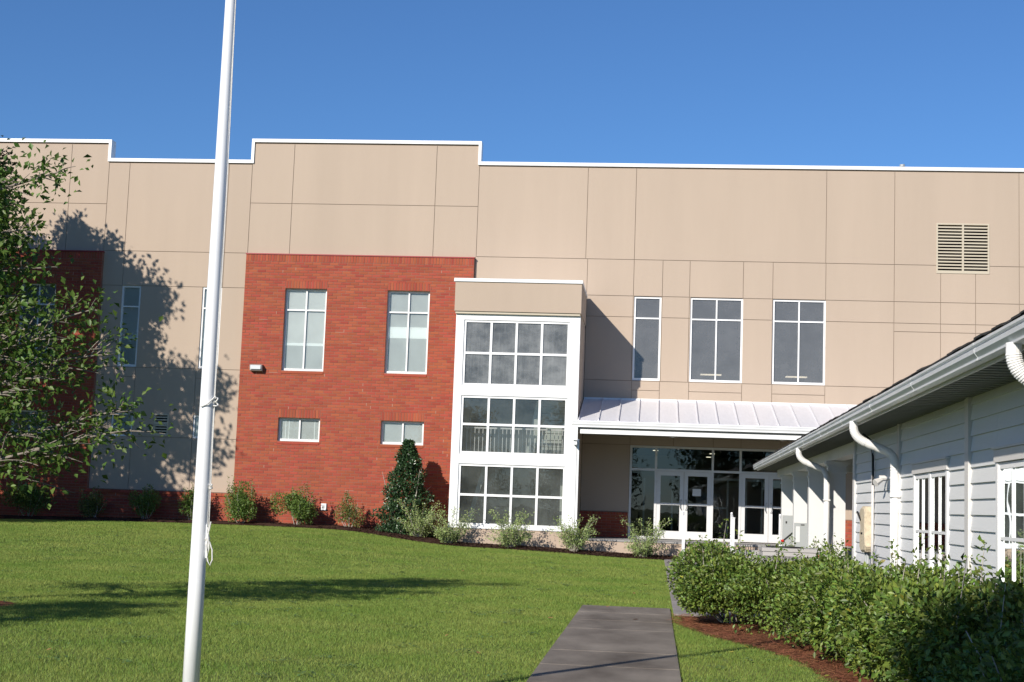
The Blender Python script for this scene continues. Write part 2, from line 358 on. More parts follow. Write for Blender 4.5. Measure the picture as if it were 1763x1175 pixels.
def weeds():
    cx = rng.uniform(-16, 3, 420); cy = rng.uniform(12, 44, 420); ok = (cx > -0.47 * cy) & (cx < 0.2 * cy); cx, cy = cx[ok], cy[ok]
    k = 26; x = np.repeat(cx, k) + rng.normal(size=len(cx) * k) * 0.07; y = np.repeat(cy, k) + rng.normal(size=len(cx) * k) * 0.09
    ok = ~((x > -1.2) & (x < 0.36) & (y < 24.4)) & (x < straw_x(np.minimum(y, 22.8)) - 0.1) & ~((x > 0.25) & (y > 22.7)) & (y < bed_y(x) - 0.2); x, y = x[ok], y[ok]; n = len(x)
    z = H(x, y) + rng.uniform(0.02, 0.05, n); a = rng.uniform(0, 6.28, n); l = rng.uniform(0.012, 0.03, n); t = rng.uniform(-0.4, 0.4, n)
    A = np.stack([np.cos(a), np.sin(a), t], -1) * l[:, None]; Bv = np.stack([-np.sin(a), np.cos(a), t * 0], -1) * l[:, None] * 0.6; C = np.stack([x, y, z], -1)
    V = np.stack([C - A, C - Bv, C + A, C + Bv], 1)
    link('lawn_weeds', npmesh('lawn_weeds', V.reshape(-1, 3), np.arange(n * 4).reshape(-1, 4)), M['weed'], None, False, kind='stuff', label='small broad leaved weeds growing in tufts in the lawn', category='weeds')
weeds()
def litter(name, m, n, fx, fy, zf, ln, wd, label, cat):
    x = fx(n); y = fy(n, x); an = rng.uniform(0, np.pi, n); l = rng.uniform(*ln, n); t = rng.uniform(-0.3, 0.3, n)
    z = zf(x, y) + rng.uniform(0.004, 0.02, n); a = np.stack([np.cos(an), np.sin(an), t], -1); b = np.stack([-np.sin(an), np.cos(an), rng.uniform(-.5, .5, n)], -1) * wd
    c = np.stack([x, y, z], -1); V = np.stack([c - a * l[:, None] / 2 - b, c + a * l[:, None] / 2 - b, c + a * l[:, None] / 2 + b, c - a * l[:, None] / 2 + b], 1)
    me = npmesh(name, V.reshape(-1, 3), np.arange(n * 4).reshape(-1, 4)); link(name, me, m, None, False, kind='stuff', label=label, category=cat)
litter('pine_straw', M['straw'], 30000, lambda n: rng.uniform(0.3, 3.2, n),
       lambda n, x: np.clip(rng.uniform(6, 22.9, n), 6, 22.9), lambda x, y: np.where(x > straw_x(y) - 0.08, 0.03, -0.5), (0.08, 0.2), 0.0018,
       'reddish brown pine straw spread under the hedge by the white building', 'mulch')
litter('mulch_chips', M['mulch_chip'], 14000, lambda n: rng.uniform(-23, 0.9, n),
       lambda n, x: bed_y(x) + 0.05 + rng.uniform(0, 1, n) ** 1.3 * (np.where((x > -6.7), 46.6, 49.8) - bed_y(x)), lambda x, y: H(x, y) + 0.10 * np.minimum(1, (y - bed_y(x)) * 1.5), (0.03, 0.09), 0.012,
       'dark brown bark mulch in the bed along the school wall', 'mulch')
litter('fallen_leaves', M['dead_leaf'], 16, lambda n: rng.uniform(-9, 2.6, n), lambda n, x: rng.uniform(12.5, 34, n), lambda x, y: H(x, y) + 0.035, (0.04, 0.07), 0.016,
       'scattered brown fallen leaves lying on the lawn and path', 'leaves')
litter('yellow_fallen_leaves', M['yellow_leaf'], 26, lambda n: rng.uniform(0.6, 2.4, n), lambda n, x: rng.uniform(14, 22, n), lambda x, y: x * 0 + 0.06, (0.04, 0.07), 0.018,
       'small yellow leaves fallen on the pine straw below the hedge', 'leaves')

# ---------------------------------------------------------------- walls with openings
def holed(b, x0, x1, z0, z1, ya, yb, holes, back=True):
    """wall slab ya(front)..yb with rectangular holes, as cells"""
    hs = [(max(h[0], x0), min(h[1], x1), max(h[2], z0), min(h[3], z1)) for h in holes if h[0] < x1 - 1e-6 and h[1] > x0 + 1e-6 and h[2] < z1 - 1e-6 and h[3] > z0 + 1e-6]
    xs = sorted({x0, x1, *[h[0] for h in hs], *[h[1] for h in hs]}); zs = sorted({z0, z1, *[h[2] for h in hs], *[h[3] for h in hs]})
    nx, nz = len(xs) - 1, len(zs) - 1
    def full(i, j):
        if i < 0 or j < 0 or i >= nx or j >= nz: return False
        cx, cz = (xs[i] + xs[i + 1]) / 2, (zs[j] + zs[j + 1]) / 2
        return not any(h[0] < cx < h[1] and h[2] < cz < h[3] for h in hs)
    for i in range(nx):
        for j in range(nz):
            if not full(i, j): continue
            a, c, e, g = xs[i], xs[i + 1], zs[j], zs[j + 1]
            b.quad((a, ya, e), (c, ya, e), (c, ya, g), (a, ya, g))
            if back: b.quad((c, yb, e), (a, yb, e), (a, yb, g), (c, yb, g))
            if not full(i - 1, j): b.quad((a, yb, e), (a, ya, e), (a, ya, g), (a, yb, g))
            if not full(i + 1, j): b.quad((c, ya, e), (c, yb, e), (c, yb, g), (c, ya, g))
            if not full(i, j - 1): b.quad((a, yb, e), (c, yb, e), (c, ya, e), (a, ya, e))
            if not full(i, j + 1): b.quad((a, ya, g), (c, ya, g), (c, yb, g), (a, yb, g))
    return b

school = thing('school_building', (-4.0, 50.0, 0.0), 'large tan stucco and red brick school building with a white glazed entrance tower', 'building')
B = 50.0                                # face of the tan panels
WZ0, WZ1 = 5.97, 8.87                   # tall windows
LZ0, LZ1 = 3.51, 4.32                   # low windows
tallL = [(-19.08, -18.38), (-16.13, -15.42)]
tallB = [(-22.78, -21.46), (-13.09, -11.60), (-9.44, -7.95)]
lowL = [(-19.16, -18.39), (-16.19, -15.45)]
lowB = [(-22.8, -21.46), (-13.10, -11.62), (-9.47, -7.97)]
tallR = [(-0.86, 0.08), (1.07, 2.86), (3.86, 5.64)]
STORE = (-0.86, 5.67, 0.60, 3.75)
LOUV = (9.30, 11.05, 9.88, 11.60)
VENT = (-17.6, -17.07, 3.56, 4.33)
holes = [(a, c, WZ0, WZ1) for a, c in tallL + tallB + tallR] + [(a, c, LZ0, LZ1) for a, c in lowL + lowB] + [STORE, LOUV, VENT]
roof_secs = [(-42.0, -19.85, 14.08), (-19.85, -14.57, 13.40), (-14.57, -6.40, 14.17), (-6.40, 34.0, 13.44)]
bw = MB()
for a, c, t in roof_secs: holed(bw, a, c, -0.2, t, B + 0.022, B + 0.32, holes)
bw.build('wall', M['stucco_joint'], school)
# building mass behind the facade: roof and rear
MB().box(-42, 34, B + 12.0, B + 12.3, -0.2, 12.6).box(-42, 34, B + 0.33, B + 12.0, 12.5, 12.6).box(-42.3, -42, B + .33, B + 12.0, -.2, 13).box(34, 34.3, B + .33, B + 12.0, -.2, 12.6).build('rear_wall', M['stucco'], school)

G = 0.0085
def panel(x0, x1, z0, z1):
    b = MB(); holed(b, x0 + G, x1 - G, z0 + G, z1 - G, B, B + 0.021, [(h[0] - .001, h[1] + .001, h[2] - .001, h[3] + .001) for h in holes], back=False)
    if b.v: b.build('wall_panel', M['stucco'], school)
def prow(xs, z0, z1):
    for a, c in zip(xs[:-1], xs[1:]): panel(a, c, z0, z1)
prow([-31, -26.4, -21.28, -19.85], 10.10, 11.82); prow([-31, -26.4, -21.28, -19.85], 11.82, 14.0)
prow([-19.85, -19.08, -15.41, -14.57], 10.12, 13.33); prow([-19.85, -19.08, -15.41, -14.57], 8.87, 10.12)
prow([-19.82, -14.59], 5.95, 8.87)
panel(-19.82, -19.16, LZ1 + .0, 5.95); panel(-19.16, -18.39, 5.62, 5.95); panel(-19.16, -18.39, LZ1, 5.62)
panel(-18.39, -16.19, 3.51, 5.95); panel(-16.19, -15.43, 5.62, 5.95); panel(-16.19, -15.43, LZ1, 5.62); panel(-15.43, -14.59, 3.51, 5.95)
panel(-19.82, -19.16, 3.51, LZ1)
prow([-19.82, -18.39, -16.19, -14.59], 1.64, 3.51)
prow([-14.57, -13.06, -7.93, -6.40], 10.12, 11.93); prow([-14.57, -13.06, -7.93, -6.40], 11.93, 14.09)
prow([-6.40, -2.57, -0.89, 5.62, 7.91, 12.03, 16.4, 21.0, 27.4, 33.98], 10.15, 13.37)
prow([-6.42, -2.5, -0.89, 0.10, 1.03, 2.85, 3.85, 5.63, 7.91, 9.45, 10.60, 12.03, 16.4, 21, 27.4, 33.98], 8.88, 10.15)
prow([-2.5, -0.89, 0.10, 1.03, 2.85, 3.85, 5.63, 7.91, 9.45, 10.60, 12.03, 16.4, 21, 27.4, 33.98], 8.15, 8.88)
prow([-2.5, -0.89, 0.10, 1.03, 2.85, 3.85, 5.63, 7.91], 5.95, 8.15)
panel(7.91, 9.45, 7.86, 8.15); prow([7.91, 9.45, 10.6, 12.03, 16.4, 21, 27.4, 33.98], 5.95, 7.86); panel(9.45, 10.60, 7.86, 8.15); prow([10.60, 12.03, 16.4, 21, 27.4, 33.98], 7.86, 8.15)
panel(-2.5, -0.87, 5.25, 5.95); panel(-0.87, 0.08, 5.63, 5.95); panel(-0.87, 0.08, 5.25, 5.63); panel(0.08, 1.07, 5.25, 5.95)
panel(1.07, 2.86, 5.63, 5.95); panel(1.07, 2.86, 5.25, 5.63); panel(2.86, 3.87, 5.25, 5.95); panel(3.87, 5.64, 5.63, 5.95); panel(3.87, 5.64, 5.25, 5.63)
prow([5.64, 7.91, 12.03, 16.4, 21, 27.4, 33.98], 5.25, 5.95)
prow([-2.5, -0.87, 0.6, 1.94, 2.87, 4.2, 5.67, 9.0, 13.0, 21.0, 27.4, 33.98], 3.76, 5.25)
panel(-2.5, -0.87, 1.48, 3.76); prow([5.67, 9, 13, 21, 27.4, 33.98], 1.48, 3.76)

# white coping following the roof line
cp = MB()
for a, c, t in roof_secs: cp.box(a if a < -41 else a - (0.05 if t > 13.6 else -0.055), c + (0.05 if t > 13.6 else -0.055), B - 0.05, B + 0.37, t - 0.03, t + 0.09)
for x, z0, z1, s in ((-19.85, 13.37, 14.055, 1), (-14.57, 13.37, 14.145, -1), (-6.40, 13.41, 14.145, 1)):
    cp.box(x - 0.05, x + 0.05, B - 0.049, B + 0.369, z0, z1) if False else cp.box(x - 0.052, x + 0.052, B - 0.052, B + 0.372, z0 + 0.0, z1 - 0.002)
cp.build('coping', M['white_metal'], school)

for x in (-7.35, 8.35): MB().tube([(x, B + 1.2, 12.6), (x, B + 1.2, 14.42 if x < 0 else 13.82)], 0.05, 8).tube([(x, B + 1.2, 14.42 if x < 0 else 13.82), (x, B + 1.2, 14.50 if x < 0 else 13.90)], 0.09, 8).build('roof_vent_pipe', M['grey_box'], school)
# ------------------------------------------------- brickwork
BF = 49.86
brick_list = []
def lay(x0, x1, z0, z1, excl, soldier_top=0.25):
    zt = z1 - soldier_top if soldier_top else z1
    if soldier_top:
        x = x0
        while x < x1 - 0.03: brick_list.append((x, min(x + 0.1016, x1), zt, z1)); x += 0.1016
    nrow = int(round((zt - z0) / 0.0985)); rh = (zt - z0) / nrow
    for r in range(nrow):
        a, c = z0 + r * rh, z0 + (r + 1) * rh; mid = (a + c) / 2; x = x0 - (0.1525 if r % 2 else 0) - 0.02
        ex = [(h[0], h[1]) for h in excl if h[2] < mid < h[3]]
        while x < x1:
            segs = [(max(x, x0), min(x + 0.305, x1))]
            for e0, e1 in ex:
                ns = []
                for s0, s1 in segs:
                    if e1 <= s0 or e0 >= s1: ns.append((s0, s1))
                    else:
                        if s0 < e0: ns.append((s0, e0))
                        if s1 > e1: ns.append((e1, s1))
                segs = ns
            for s0, s1 in segs:
                if s1 - s0 > 0.03: brick_list.append((s0, s1, a, c))
            x += 0.305
sol = []; exB = []
for a, c in tallB: exB += [(a, c, WZ0 - 0.1, WZ1 + 0.3)]; sol.append((a - 0.0, c + 0.0, WZ1, WZ1 + 0.3))
for a, c in lowB: exB += [(a, c, LZ0 - 0.1, LZ1 + 0.3)]; sol.append((a - 0.0, c + 0.0, LZ1, LZ1 + 0.3))
lay(-14.57, -6.44, 0.30, 10.06, exB); lay(-24.5, -19.82, 0.30, 10.03, exB); lay(-19.82, -14.57, 0.3, 1.52, [], 0)
lay(-2.5, -0.89, 0.62, 1.47, [], 0.1); lay(5.70, 12, 0.62, 1.47, [], 0.1)
for a, c, z0, z1 in sol:
    x = a
    while x < c - 0.02: brick_list.append((x, min(x + 0.1016, c), z0, z1)); x += 0.1016
brick_list.sort(key=lambda q: ((q[0] + 1.0) ** 2 + (q[2] - 1.6) ** 2) if (q[0] < -6.4 and q[1] - q[0] > 0.29) else 1e6 + q[0])
def bbox(b, x0, x1, z0, z1, yf, yb):
    g = 0.0055; x0 += g; x1 -= g; z0 += g; z1 -= g; n = len(b.v); e = 0.004
    b.v += [(x0, yb, z0), (x1, yb, z0), (x1, yb, z1), (x0, yb, z1), (x0 + e, yf, z0 + e), (x1 - e, yf, z0 + e), (x1 - e, yf, z1 - e), (x0 + e, yf, z1 - e)]
    b.f += [(n + 4, n + 5, n + 6, n + 7), (n, n + 1, n + 5, n + 4), (n + 1, n + 2, n + 6, n + 5), (n + 2, n + 3, n + 7, n + 6), (n + 3, n, n + 4, n + 7)]
def wall_plane(q): return 49.95 if q[0] > -2.6 else BF
vb = []
for k in range(6):
    b = MB(); bbox(b, 0, 0.305, 0, 0.0985, -0.009 - 0.001 * k, 0.006); me = bpy.data.meshes.new('brick'); me.from_pydata(b.v, [], b.f); vb.append(me)
for i, q in enumerate(brick_list[:300]):
    link('brick', vb[i % 6], M['brick'], school, loc=(q[0] + 4.0, wall_plane(q) - 50.0, q[2]))
b = MB()
for q in brick_list[300:]:
    bbox(b, *q, wall_plane(q) - random.uniform(0.008, 0.014), wall_plane(q) + 0.006)
b.build('brickwork', M['brick'], school, kind='stuff')
b = MB(); hb = [(a, c, WZ0, WZ1) for a, c in tallB] + [(a, c, LZ0, LZ1) for a, c in lowB]
holed(b, -14.57, -6.44, 0.2, 10.06, BF, B + 0.022, hb); b.build('mortar', M['mortar'], school); b = MB(); holed(b, -42, -19.82, 0.2, 10.03, BF, B + 0.022, hb)
b.build('mortar', M['mortar'], school)
for q in ((-19.82, -14.57, BF, B + 0.022, 0.2, 1.52), (-2.5, -0.89, 49.95, B + 0.03, 0.6, 1.47), (5.70, 33.98, 49.95, B + 0.03, 0.6, 1.47)): MB().box(*q).build('mortar', M['mortar'], school)
b = MB()
for q in random.sample([q for q in brick_list if q[1] - q[0] > 0.29 and q[0] < -6.8], 70):
    b.box(q[1] - 0.007, q[1] + 0.007, BF - 0.006, BF + 0.001, q[2] + 0.002, q[3] - 0.002)
for q in random.sample([q for q in brick_list if q[1] - q[0] > 0.29 and q[0] < -6.8], 10):
    b.box(q[0], q[1], BF - 0.005, BF + 0.001, q[2] - 0.006, q[2] + 0.005)
b.build('mortar_smear', M['white_mortar'], school, kind='stuff')
b = MB().box(-14.585, -6.425, BF - 0.035, B - 0.001, 10.062, 10.10); b.box(-42, -19.80, BF - 0.035, B - 0.001, 10.032, 10.075)
b.build('flashing', M['flashing'], school)
b = MB(); x = -19.82
while x < -14.6: bbox(b, x, min(x + 0.305, -14.57), 1.52, 1.63, BF - 0.05, B - 0.002); x += 0.305
b.prism([(BF - 0.04, 1.515), (B - .001, 1.515), (B - .001, 1.625), (BF - 0.04, 1.60)], 'x', -19.81, -14.58)
b.build('ledge_course', M['brick'], school)

# ------------------------------------------------- windows
def window(parent, x0, x1, z0, z1, y, vx=(), hz=(), fw=0.065, dep=0.09, m='white', g='glass', blind=None, sill=None, bars=0.05, name='window'):
    """frame plane at y; vx mullion x list, hz transom z list"""
    b = MB(); b.box(x0, x0 + fw, y, y + dep, z0, z1).box(x1 - fw, x1, y, y + dep, z0, z1).box(x0 + fw, x1 - fw, y, y + dep, z1 - fw, z1).box(x0 + fw, x1 - fw, y, y + dep, z0, z0 + fw * 1.25)
    zin = (z0 + fw * 1.25, z1 - fw)
    hh = sorted([zin[0], zin[1], *hz]); vv = [x0 + fw, *sorted(vx), x1 - fw]
    for z in hz: b.box(x0 + fw, x1 - fw, y + 0.004, y + dep - 0.01, z - bars / 2, z + bars / 2)
    for x in vx:
        for a, c in zip(hh[:-1], hh[1:]):
            b.box(x - bars / 2, x + bars / 2, y + 0.006, y + dep - 0.012, a + (bars / 2 if a in hz else 0), c - (bars / 2 if c in hz else 0))
    wn = b.build(name, M[m], parent)
    for i in range(len(vv) - 1):
        for j in range(len(hh) - 1):
            xa = vv[i] + (bars / 2 if i else 0); xb = vv[i + 1] - (bars / 2 if i < len(vv) - 2 else 0)
            za = hh[j] + (bars / 2 if hh[j] in hz else 0); zb = hh[j + 1] - (bars / 2 if hh[j + 1] in hz else 0)
            p = MB().quad((xa, y + 0.045, za), (xb, y + 0.045, za), (xb, y + 0.045, zb), (xa, y + 0.045, zb))
            p.build('pane', M[g], wn)
    if blind:
        for (a, c, mm) in blind:
            MB().box(x0 + 0.02, x1 - 0.02, y + 0.075, y + 0.085, a, c).build('blind', M[mm], wn)
    if sill:
        MB().box(x0 - sill[0], x1 + sill[0], y - sill[1], y - 0.002, z0 - sill[2], z0 - 0.003).build('sill', M[sill[3]], wn)
    return wn
def room(x0, x1, z0, z1, y0, y1, m='room'):
    b = MB(); b.quad((x0, y1, z0), (x1, y1, z0), (x1, y1, z1), (x0, y1, z1)); b.quad((x0, y0, z0), (x1, y0, z0), (x1, y1, z0), (x0, y1, z0))
    b.quad((x0, y0, z1), (x0, y1, z1), (x1, y1, z1), (x1, y0, z1)); b.quad((x0, y0, z0), (x0, y1, z0), (x0, y1, z1), (x0, y0, z1)); b.quad((x1, y0, z0), (x1, y0, z1), (x1, y1, z1), (x1, y1, z0))
    return b
TR = 8.12
for k, (a, c) in enumerate(tallB):
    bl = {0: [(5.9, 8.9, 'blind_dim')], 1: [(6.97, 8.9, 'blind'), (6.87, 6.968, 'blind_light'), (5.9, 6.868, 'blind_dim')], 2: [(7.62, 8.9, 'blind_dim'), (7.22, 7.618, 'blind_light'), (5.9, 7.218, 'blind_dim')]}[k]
    wn = window(school, a, c, WZ0, WZ1, BF + 0.12, [(a + c) / 2], [TR], blind=bl)
    MB().prism([(BF - 0.03, WZ0 - 0.1), (BF + 0.12, WZ0 - 0.1), (BF + 0.12, WZ0 - .002), (BF - 0.03, WZ0 - 0.03)], 'x', a, c).build('sill', M['brick'], wn)
for k, (a, c) in enumerate(lowB):
    wn = window(school, a, c, LZ0, LZ1, BF + 0.12, [(a + c) / 2], [], blind=[(3.5, 4.34, 'blind_dim')])
    MB().prism([(BF - 0.03, LZ0 - 0.1), (BF + 0.12, LZ0 - 0.1), (BF + 0.12, LZ0 - .002), (BF - 0.03, LZ0 - 0.03)], 'x', a, c).build('sill', M['brick'], wn)
    if k == 1:
        for dx in (0.22, 0.34, 1.25): MB().box(a + dx, a + dx + 0.025, BF + 0.186, BF + 0.194, 3.6, 4.25).build('blind_slat', M['blind_light'], wn)
for k, (a, c) in enumerate(tallL):
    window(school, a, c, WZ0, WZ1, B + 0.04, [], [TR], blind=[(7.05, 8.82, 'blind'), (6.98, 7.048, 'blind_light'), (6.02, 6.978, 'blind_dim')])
for a, c in lowL: window(school, a, c, LZ0, LZ1, B + 0.04, [], [], fw=0.05, blind=[(3.56, 4.28, 'blind_dim')])
for k, (a, c) in enumerate(tallR):
    window(school, a, c, WZ0, WZ1, B + 0.035, [(a + c) / 2] if k else [], [TR], g='glass_mist')
rb = MB()
for (a, c, z0, z1) in ((-24, -14.6, 5.0, 9.5), (-24, -14.6, 2.9, 4.9), (-14.5, -6.7, 5.0, 9.5), (-14.5, -6.7, 2.9, 4.9), (-2.2, 7.0, 5.4, 9.4)):
    r_ = room(a, c, z0, z1, B + 0.33, B + 6.0); n = len(rb.v); rb.v += r_.v; rb.f += [tuple(n + i for i in f) for f in r_.f]
rb.build('interior_room', M['room'], school)
for x in (1.55, 4.6): MB().box(x, x + 0.75, B + 3.0, B + 3.3, 6.50, 6.53).build('ceiling_light', M['lamp'], school)

# louvre high on the right and small vent on the left
def louvre(x0, x1, z0, z1, n, mids, name):
    b = MB(); f = 0.05
    b.box(x0, x0 + f, B - 0.02, B + 0.1, z0, z1).box(x1 - f, x1, B - 0.02, B + 0.1, z0, z1).box(x0 + f, x1 - f, B - 0.02, B + 0.1, z1 - f, z1).box(x0 + f, x1 - f, B - 0.02, B + 0.1, z0, z0 + f)
    for mx in mids: b.box(mx - 0.03, mx + 0.03, B - 0.018, B + 0.1, z0 + f, z1 - f)
    o = b.build(name, M['louver'], school)
    MB().box(x0 + 0.02, x1 - 0.02, B + 0.16, B + 0.17, z0, z1).build('backing', M['dark'], o)
    h = (z1 - z0 - 2 * f) / n; xe = [x0 + f, *mids, x1 - f]
    for j in range(len(xe) - 1):
        for i in range(n):
            z = z0 + f + i * h
            MB().prism([(B - 0.012, z), (B - 0.012, z + h * 0.46), (B + 0.085, z + h * 0.60), (B + 0.085, z + h * 0.50)], 'x', xe[j] + (0.03 if j else 0), xe[j + 1] - (0.03 if j < len(xe) - 2 else 0)).build('slat', M['louver'], o)
louvre(*LOUV, 15, [10.18], 'louvre')
louvre(-17.6, -17.07, 3.95, 4.33, 3, [], 'vent'); louvre(-17.6, -17.07, 3.56, 3.94, 3, [], 'vent')

# wall light and outlet box on the brick
b = MB().prism([(BF - 0.02, 5.90), (BF - 0.20, 5.93), (BF - 0.24, 6.12), (BF - 0.02, 6.15)], 'x', -14.16, -13.74)
wl = b.build('wall_light', M['grey_box'], school)
MB().box(-14.13, -13.77, BF - 0.252, BF - 0.238, 5.97, 6.10).build('lens', M['lens'], wl)
ob = MB().box(-11.42, -11.24, BF - 0.07, BF - 0.012, 1.17, 1.40).build('outlet_box', M['white_metal'], school)
MB().box(-11.38, -11.30, BF - 0.076, BF - 0.07, 1.24, 1.34).build('outlet_cover', M['grey_box'], ob)

# ------------------------------------------------- glazed entrance tower
F = 46.7
def ts(z): return 1.65 + (z - 1.65) * 0.9936
TX0, TX1 = -6.55, -2.51
tw = [(ts(5.455), ts(7.475)), (ts(3.245), ts(5.0)), (ts(0.945), ts(2.79))]
WX0, WX1 = -6.21, -2.915
b = MB(); holed(b, TX0, TX1, 0.80, 7.70, F, F + 0.18, [(WX0 - 0.075, WX1 + 0.075, a - 0.075, c + 0.075) for a, c in tw]); b.build('tower_front', M['white'], school)
b = MB()
for a, c in tw:
    x0, x1, z0, z1 = WX0 - 0.075, WX1 + 0.075, a - 0.075, c + 0.075
for zz in (3.02, 5.22):
    b.box(TX0 + 0.02, TX1 - 0.02, F - 0.008, F, zz - 0.30 + 0.05, zz + 0.3 - 0.12) if False else None
for gi, (a, c) in enumerate(tw):
    mid = (a + c) / 2 + (0.0 if gi != 1 else 0.02)
    w4 = (WX1 - WX0) / 4
    window(school, WX0 - 0.072, WX1 + 0.072, a - 0.072, c + 0.072, F + 0.035, [WX0 + w4 * k for k in (1, 2, 3)], [mid], fw=0.072, g='glass_fog' if gi == 0 else 'glass_tower', bars=0.075, name='tower_window')
# tower sides and base
b = MB().box(TX1 - 0.15, TX1, F + 0.181, B - 0.001, 0.80, 7.70); b.box(TX0, TX0 + 0.15, F + 0.181, BF - 0.001, 0.80, 7.70)
b.box(TX0 + 0.15, TX1 - 0.15, F + 0.19, B - .01, 7.55, 7.69)
b.build('tower_side', M['stucco'], school)
MB().box(TX0 + 0.03, TX1 - 0.03, F + 0.03, B - 0.01, -0.1, 0.797).build('tower_base', M['concrete_face'], school)
b = MB().box(TX0 - 0.05, TX1 + 0.02, F - 0.13, BF - 0.02, 7.78, 8.74); b.build('tower_parapet', M['stucco'], school)
MB().box(TX0 - 0.02, TX1 - 0.01, F - 0.09, BF - 0.02, 7.702, 7.777).build('tower_reveal', M['louver'], school)
MB().box(TX0 - 0.09, TX1 + 0.05, F - 0.17, BF - 0.02, 8.742, 8.85).build('tower_coping', M['white_metal'], school)
# inside of the tower: room, landing rails, stair stringer, pale boards for reflected lap siding
room(TX0 + 0.16, TX1 - 0.16, 0.81, 7.5, F + 0.2, B + 2.5).build('stairwell', M['room'], school)
MB().box(TX0 + .17, TX1 - .17, F + 0.55, B + 2.4, 5.12, 5.3).box(TX0 + .17, TX1 - .17, F + 0.55, B + 2.4, 2.9, 3.08).build('landing', M['room'], school)
rl = MB().box(TX0 + .2, TX1 - .2, F + 0.6, F + 0.65, 4.02, 4.07).build('stair_railing', M['white'], school)
for i in range(26):
    x = WX0 + 0.07 + i * 0.13; MB().box(x, x + 0.022, F + 0.61, F + 0.635, 3.09, 4.02).build('baluster', M['white'], rl)
MB().prism([(-4.25, 3.09), (-3.98, 3.09), (-3.72, 5.0), (-3.92, 5.0)], 'y', F + 1.0, F + 1.2).build('stair_stringer', M['stair'], school)
b = MB()
for i in range(9): b.box(-3.9, TX1 - 0.17, F + 1.35, F + 1.37 + 0.03 * (i % 2), 3.09 + i * 0.22, 3.09 + i * 0.22 + 0.2)
b.build('siding_reflection', M['stair'], school)  # reflection of lap siding in the panes, built as pale boards
b = MB().prism([(-6.1, 0.95), (-5.95, 0.95), (-5.45, 2.9), (-5.6, 2.9)], 'y', F + 1.0, F + 1.1); b.box(-3.05, -2.8, F + 0.9, F + 1.0, 0.9, 2.85); b.build('stair_stringer', M['stair'], school)

# ------------------------------------------------- entrance canopy
CX0, CX1, CY = -2.49, 14.0, 46.5
MB().prism([(CY - 0.02, 4.30), (B - 0.03, 5.26), (B - 0.03, 5.29), (CY - 0.02, 4.335)], 'x', CX0, CX1).build('canopy_roof', M['roof_metal'], school)
sm = None
for i in range(26):
    x = CX0 + 0.03 + i * 0.63
    b = MB().prism([(-3.45, 0.0), (0, 0.945), (0, 0.995), (-3.45, 0.05)], 'x', -0.014, 0.014)
    if sm is None: sm = bpy.data.meshes.new('roof_seam'); sm.from_pydata(b.v, [], b.f)
    link('roof_seam', sm, M['roof_metal'], school, loc=(x + 4, -0.03, 4.335 + 0.01))
MB().box(CX0, CX1, B - 0.05, B - 0.002, 5.27, 5.34).build('roof_flashing', M['white_metal'], school)
gp = [(CY - 0.17, 4.315), (CY - 0.17, 4.285), (CY - 0.155, 4.28), (CY - 0.15, 4.22), (CY - 0.12, 4.17), (CY - 0.12, 4.125), (CY + 0.0, 4.12), (CY + 0.0, 4.315)]
MB().prism(gp, 'x', -2.66, CX1).build('canopy_gutter', M['white_metal'], school)
MB().box(-2.40, CX1, CY - 0.03, CY + 0.10, 3.925, 4.058).build('canopy_beam', M['white'], school)
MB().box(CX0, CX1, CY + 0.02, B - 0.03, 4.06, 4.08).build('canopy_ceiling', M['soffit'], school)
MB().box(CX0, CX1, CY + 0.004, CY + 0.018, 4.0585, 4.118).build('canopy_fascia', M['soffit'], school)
for x in (0.55, 4.1): MB().tube([(x, 48.2, 4.06), (x, 48.2, 3.98), (x, 48.2, 3.96)], [0.11, 0.10, 0.05], 10).build('soffit_light', M['lens'], school)
MB().box(-2.62, -2.47, CY - 0.12, CY - 0.0, 3.70, 4.118).box(-2.60, -2.49, CY - 0.06, F - 0.004, 3.56, 3.70).box(-2.50, -2.43, F + 0.02, F + 0.12, 0.72, 3.75).build('canopy_downspout', M['white_metal'], school)
MB().prism([(CY + 0.02, 4.09), (B - .03, 4.09), (B - 0.03, 5.26), (CY + 0.02, 4.30)], 'x', CX0 - 0.012, CX0 - 0.002).build('canopy_side', M['white'], school)

# porch slab
MB().box(-2.49, 15, 46.72, B - 0.06, -0.2, 0.555).build('porch_base', M['concrete_face'], school)
MB().box(-2.50, 15, 46.69, B - 0.055, 0.557, 0.60).build('porch_slab', M['concrete'], school)
st = thing('front_steps', (3.2, 45.9, 0), 'concrete steps leading up to the school porch behind the hedge', 'steps')
for i in range(3): MB().box(2.5, 3.85, 45.55 + 0.38 * i, 46.685, (0.0 if i == 0 else 0.152 * i + 0.002), 0.152 * (i + 1)).build('step', M['concrete'], st)

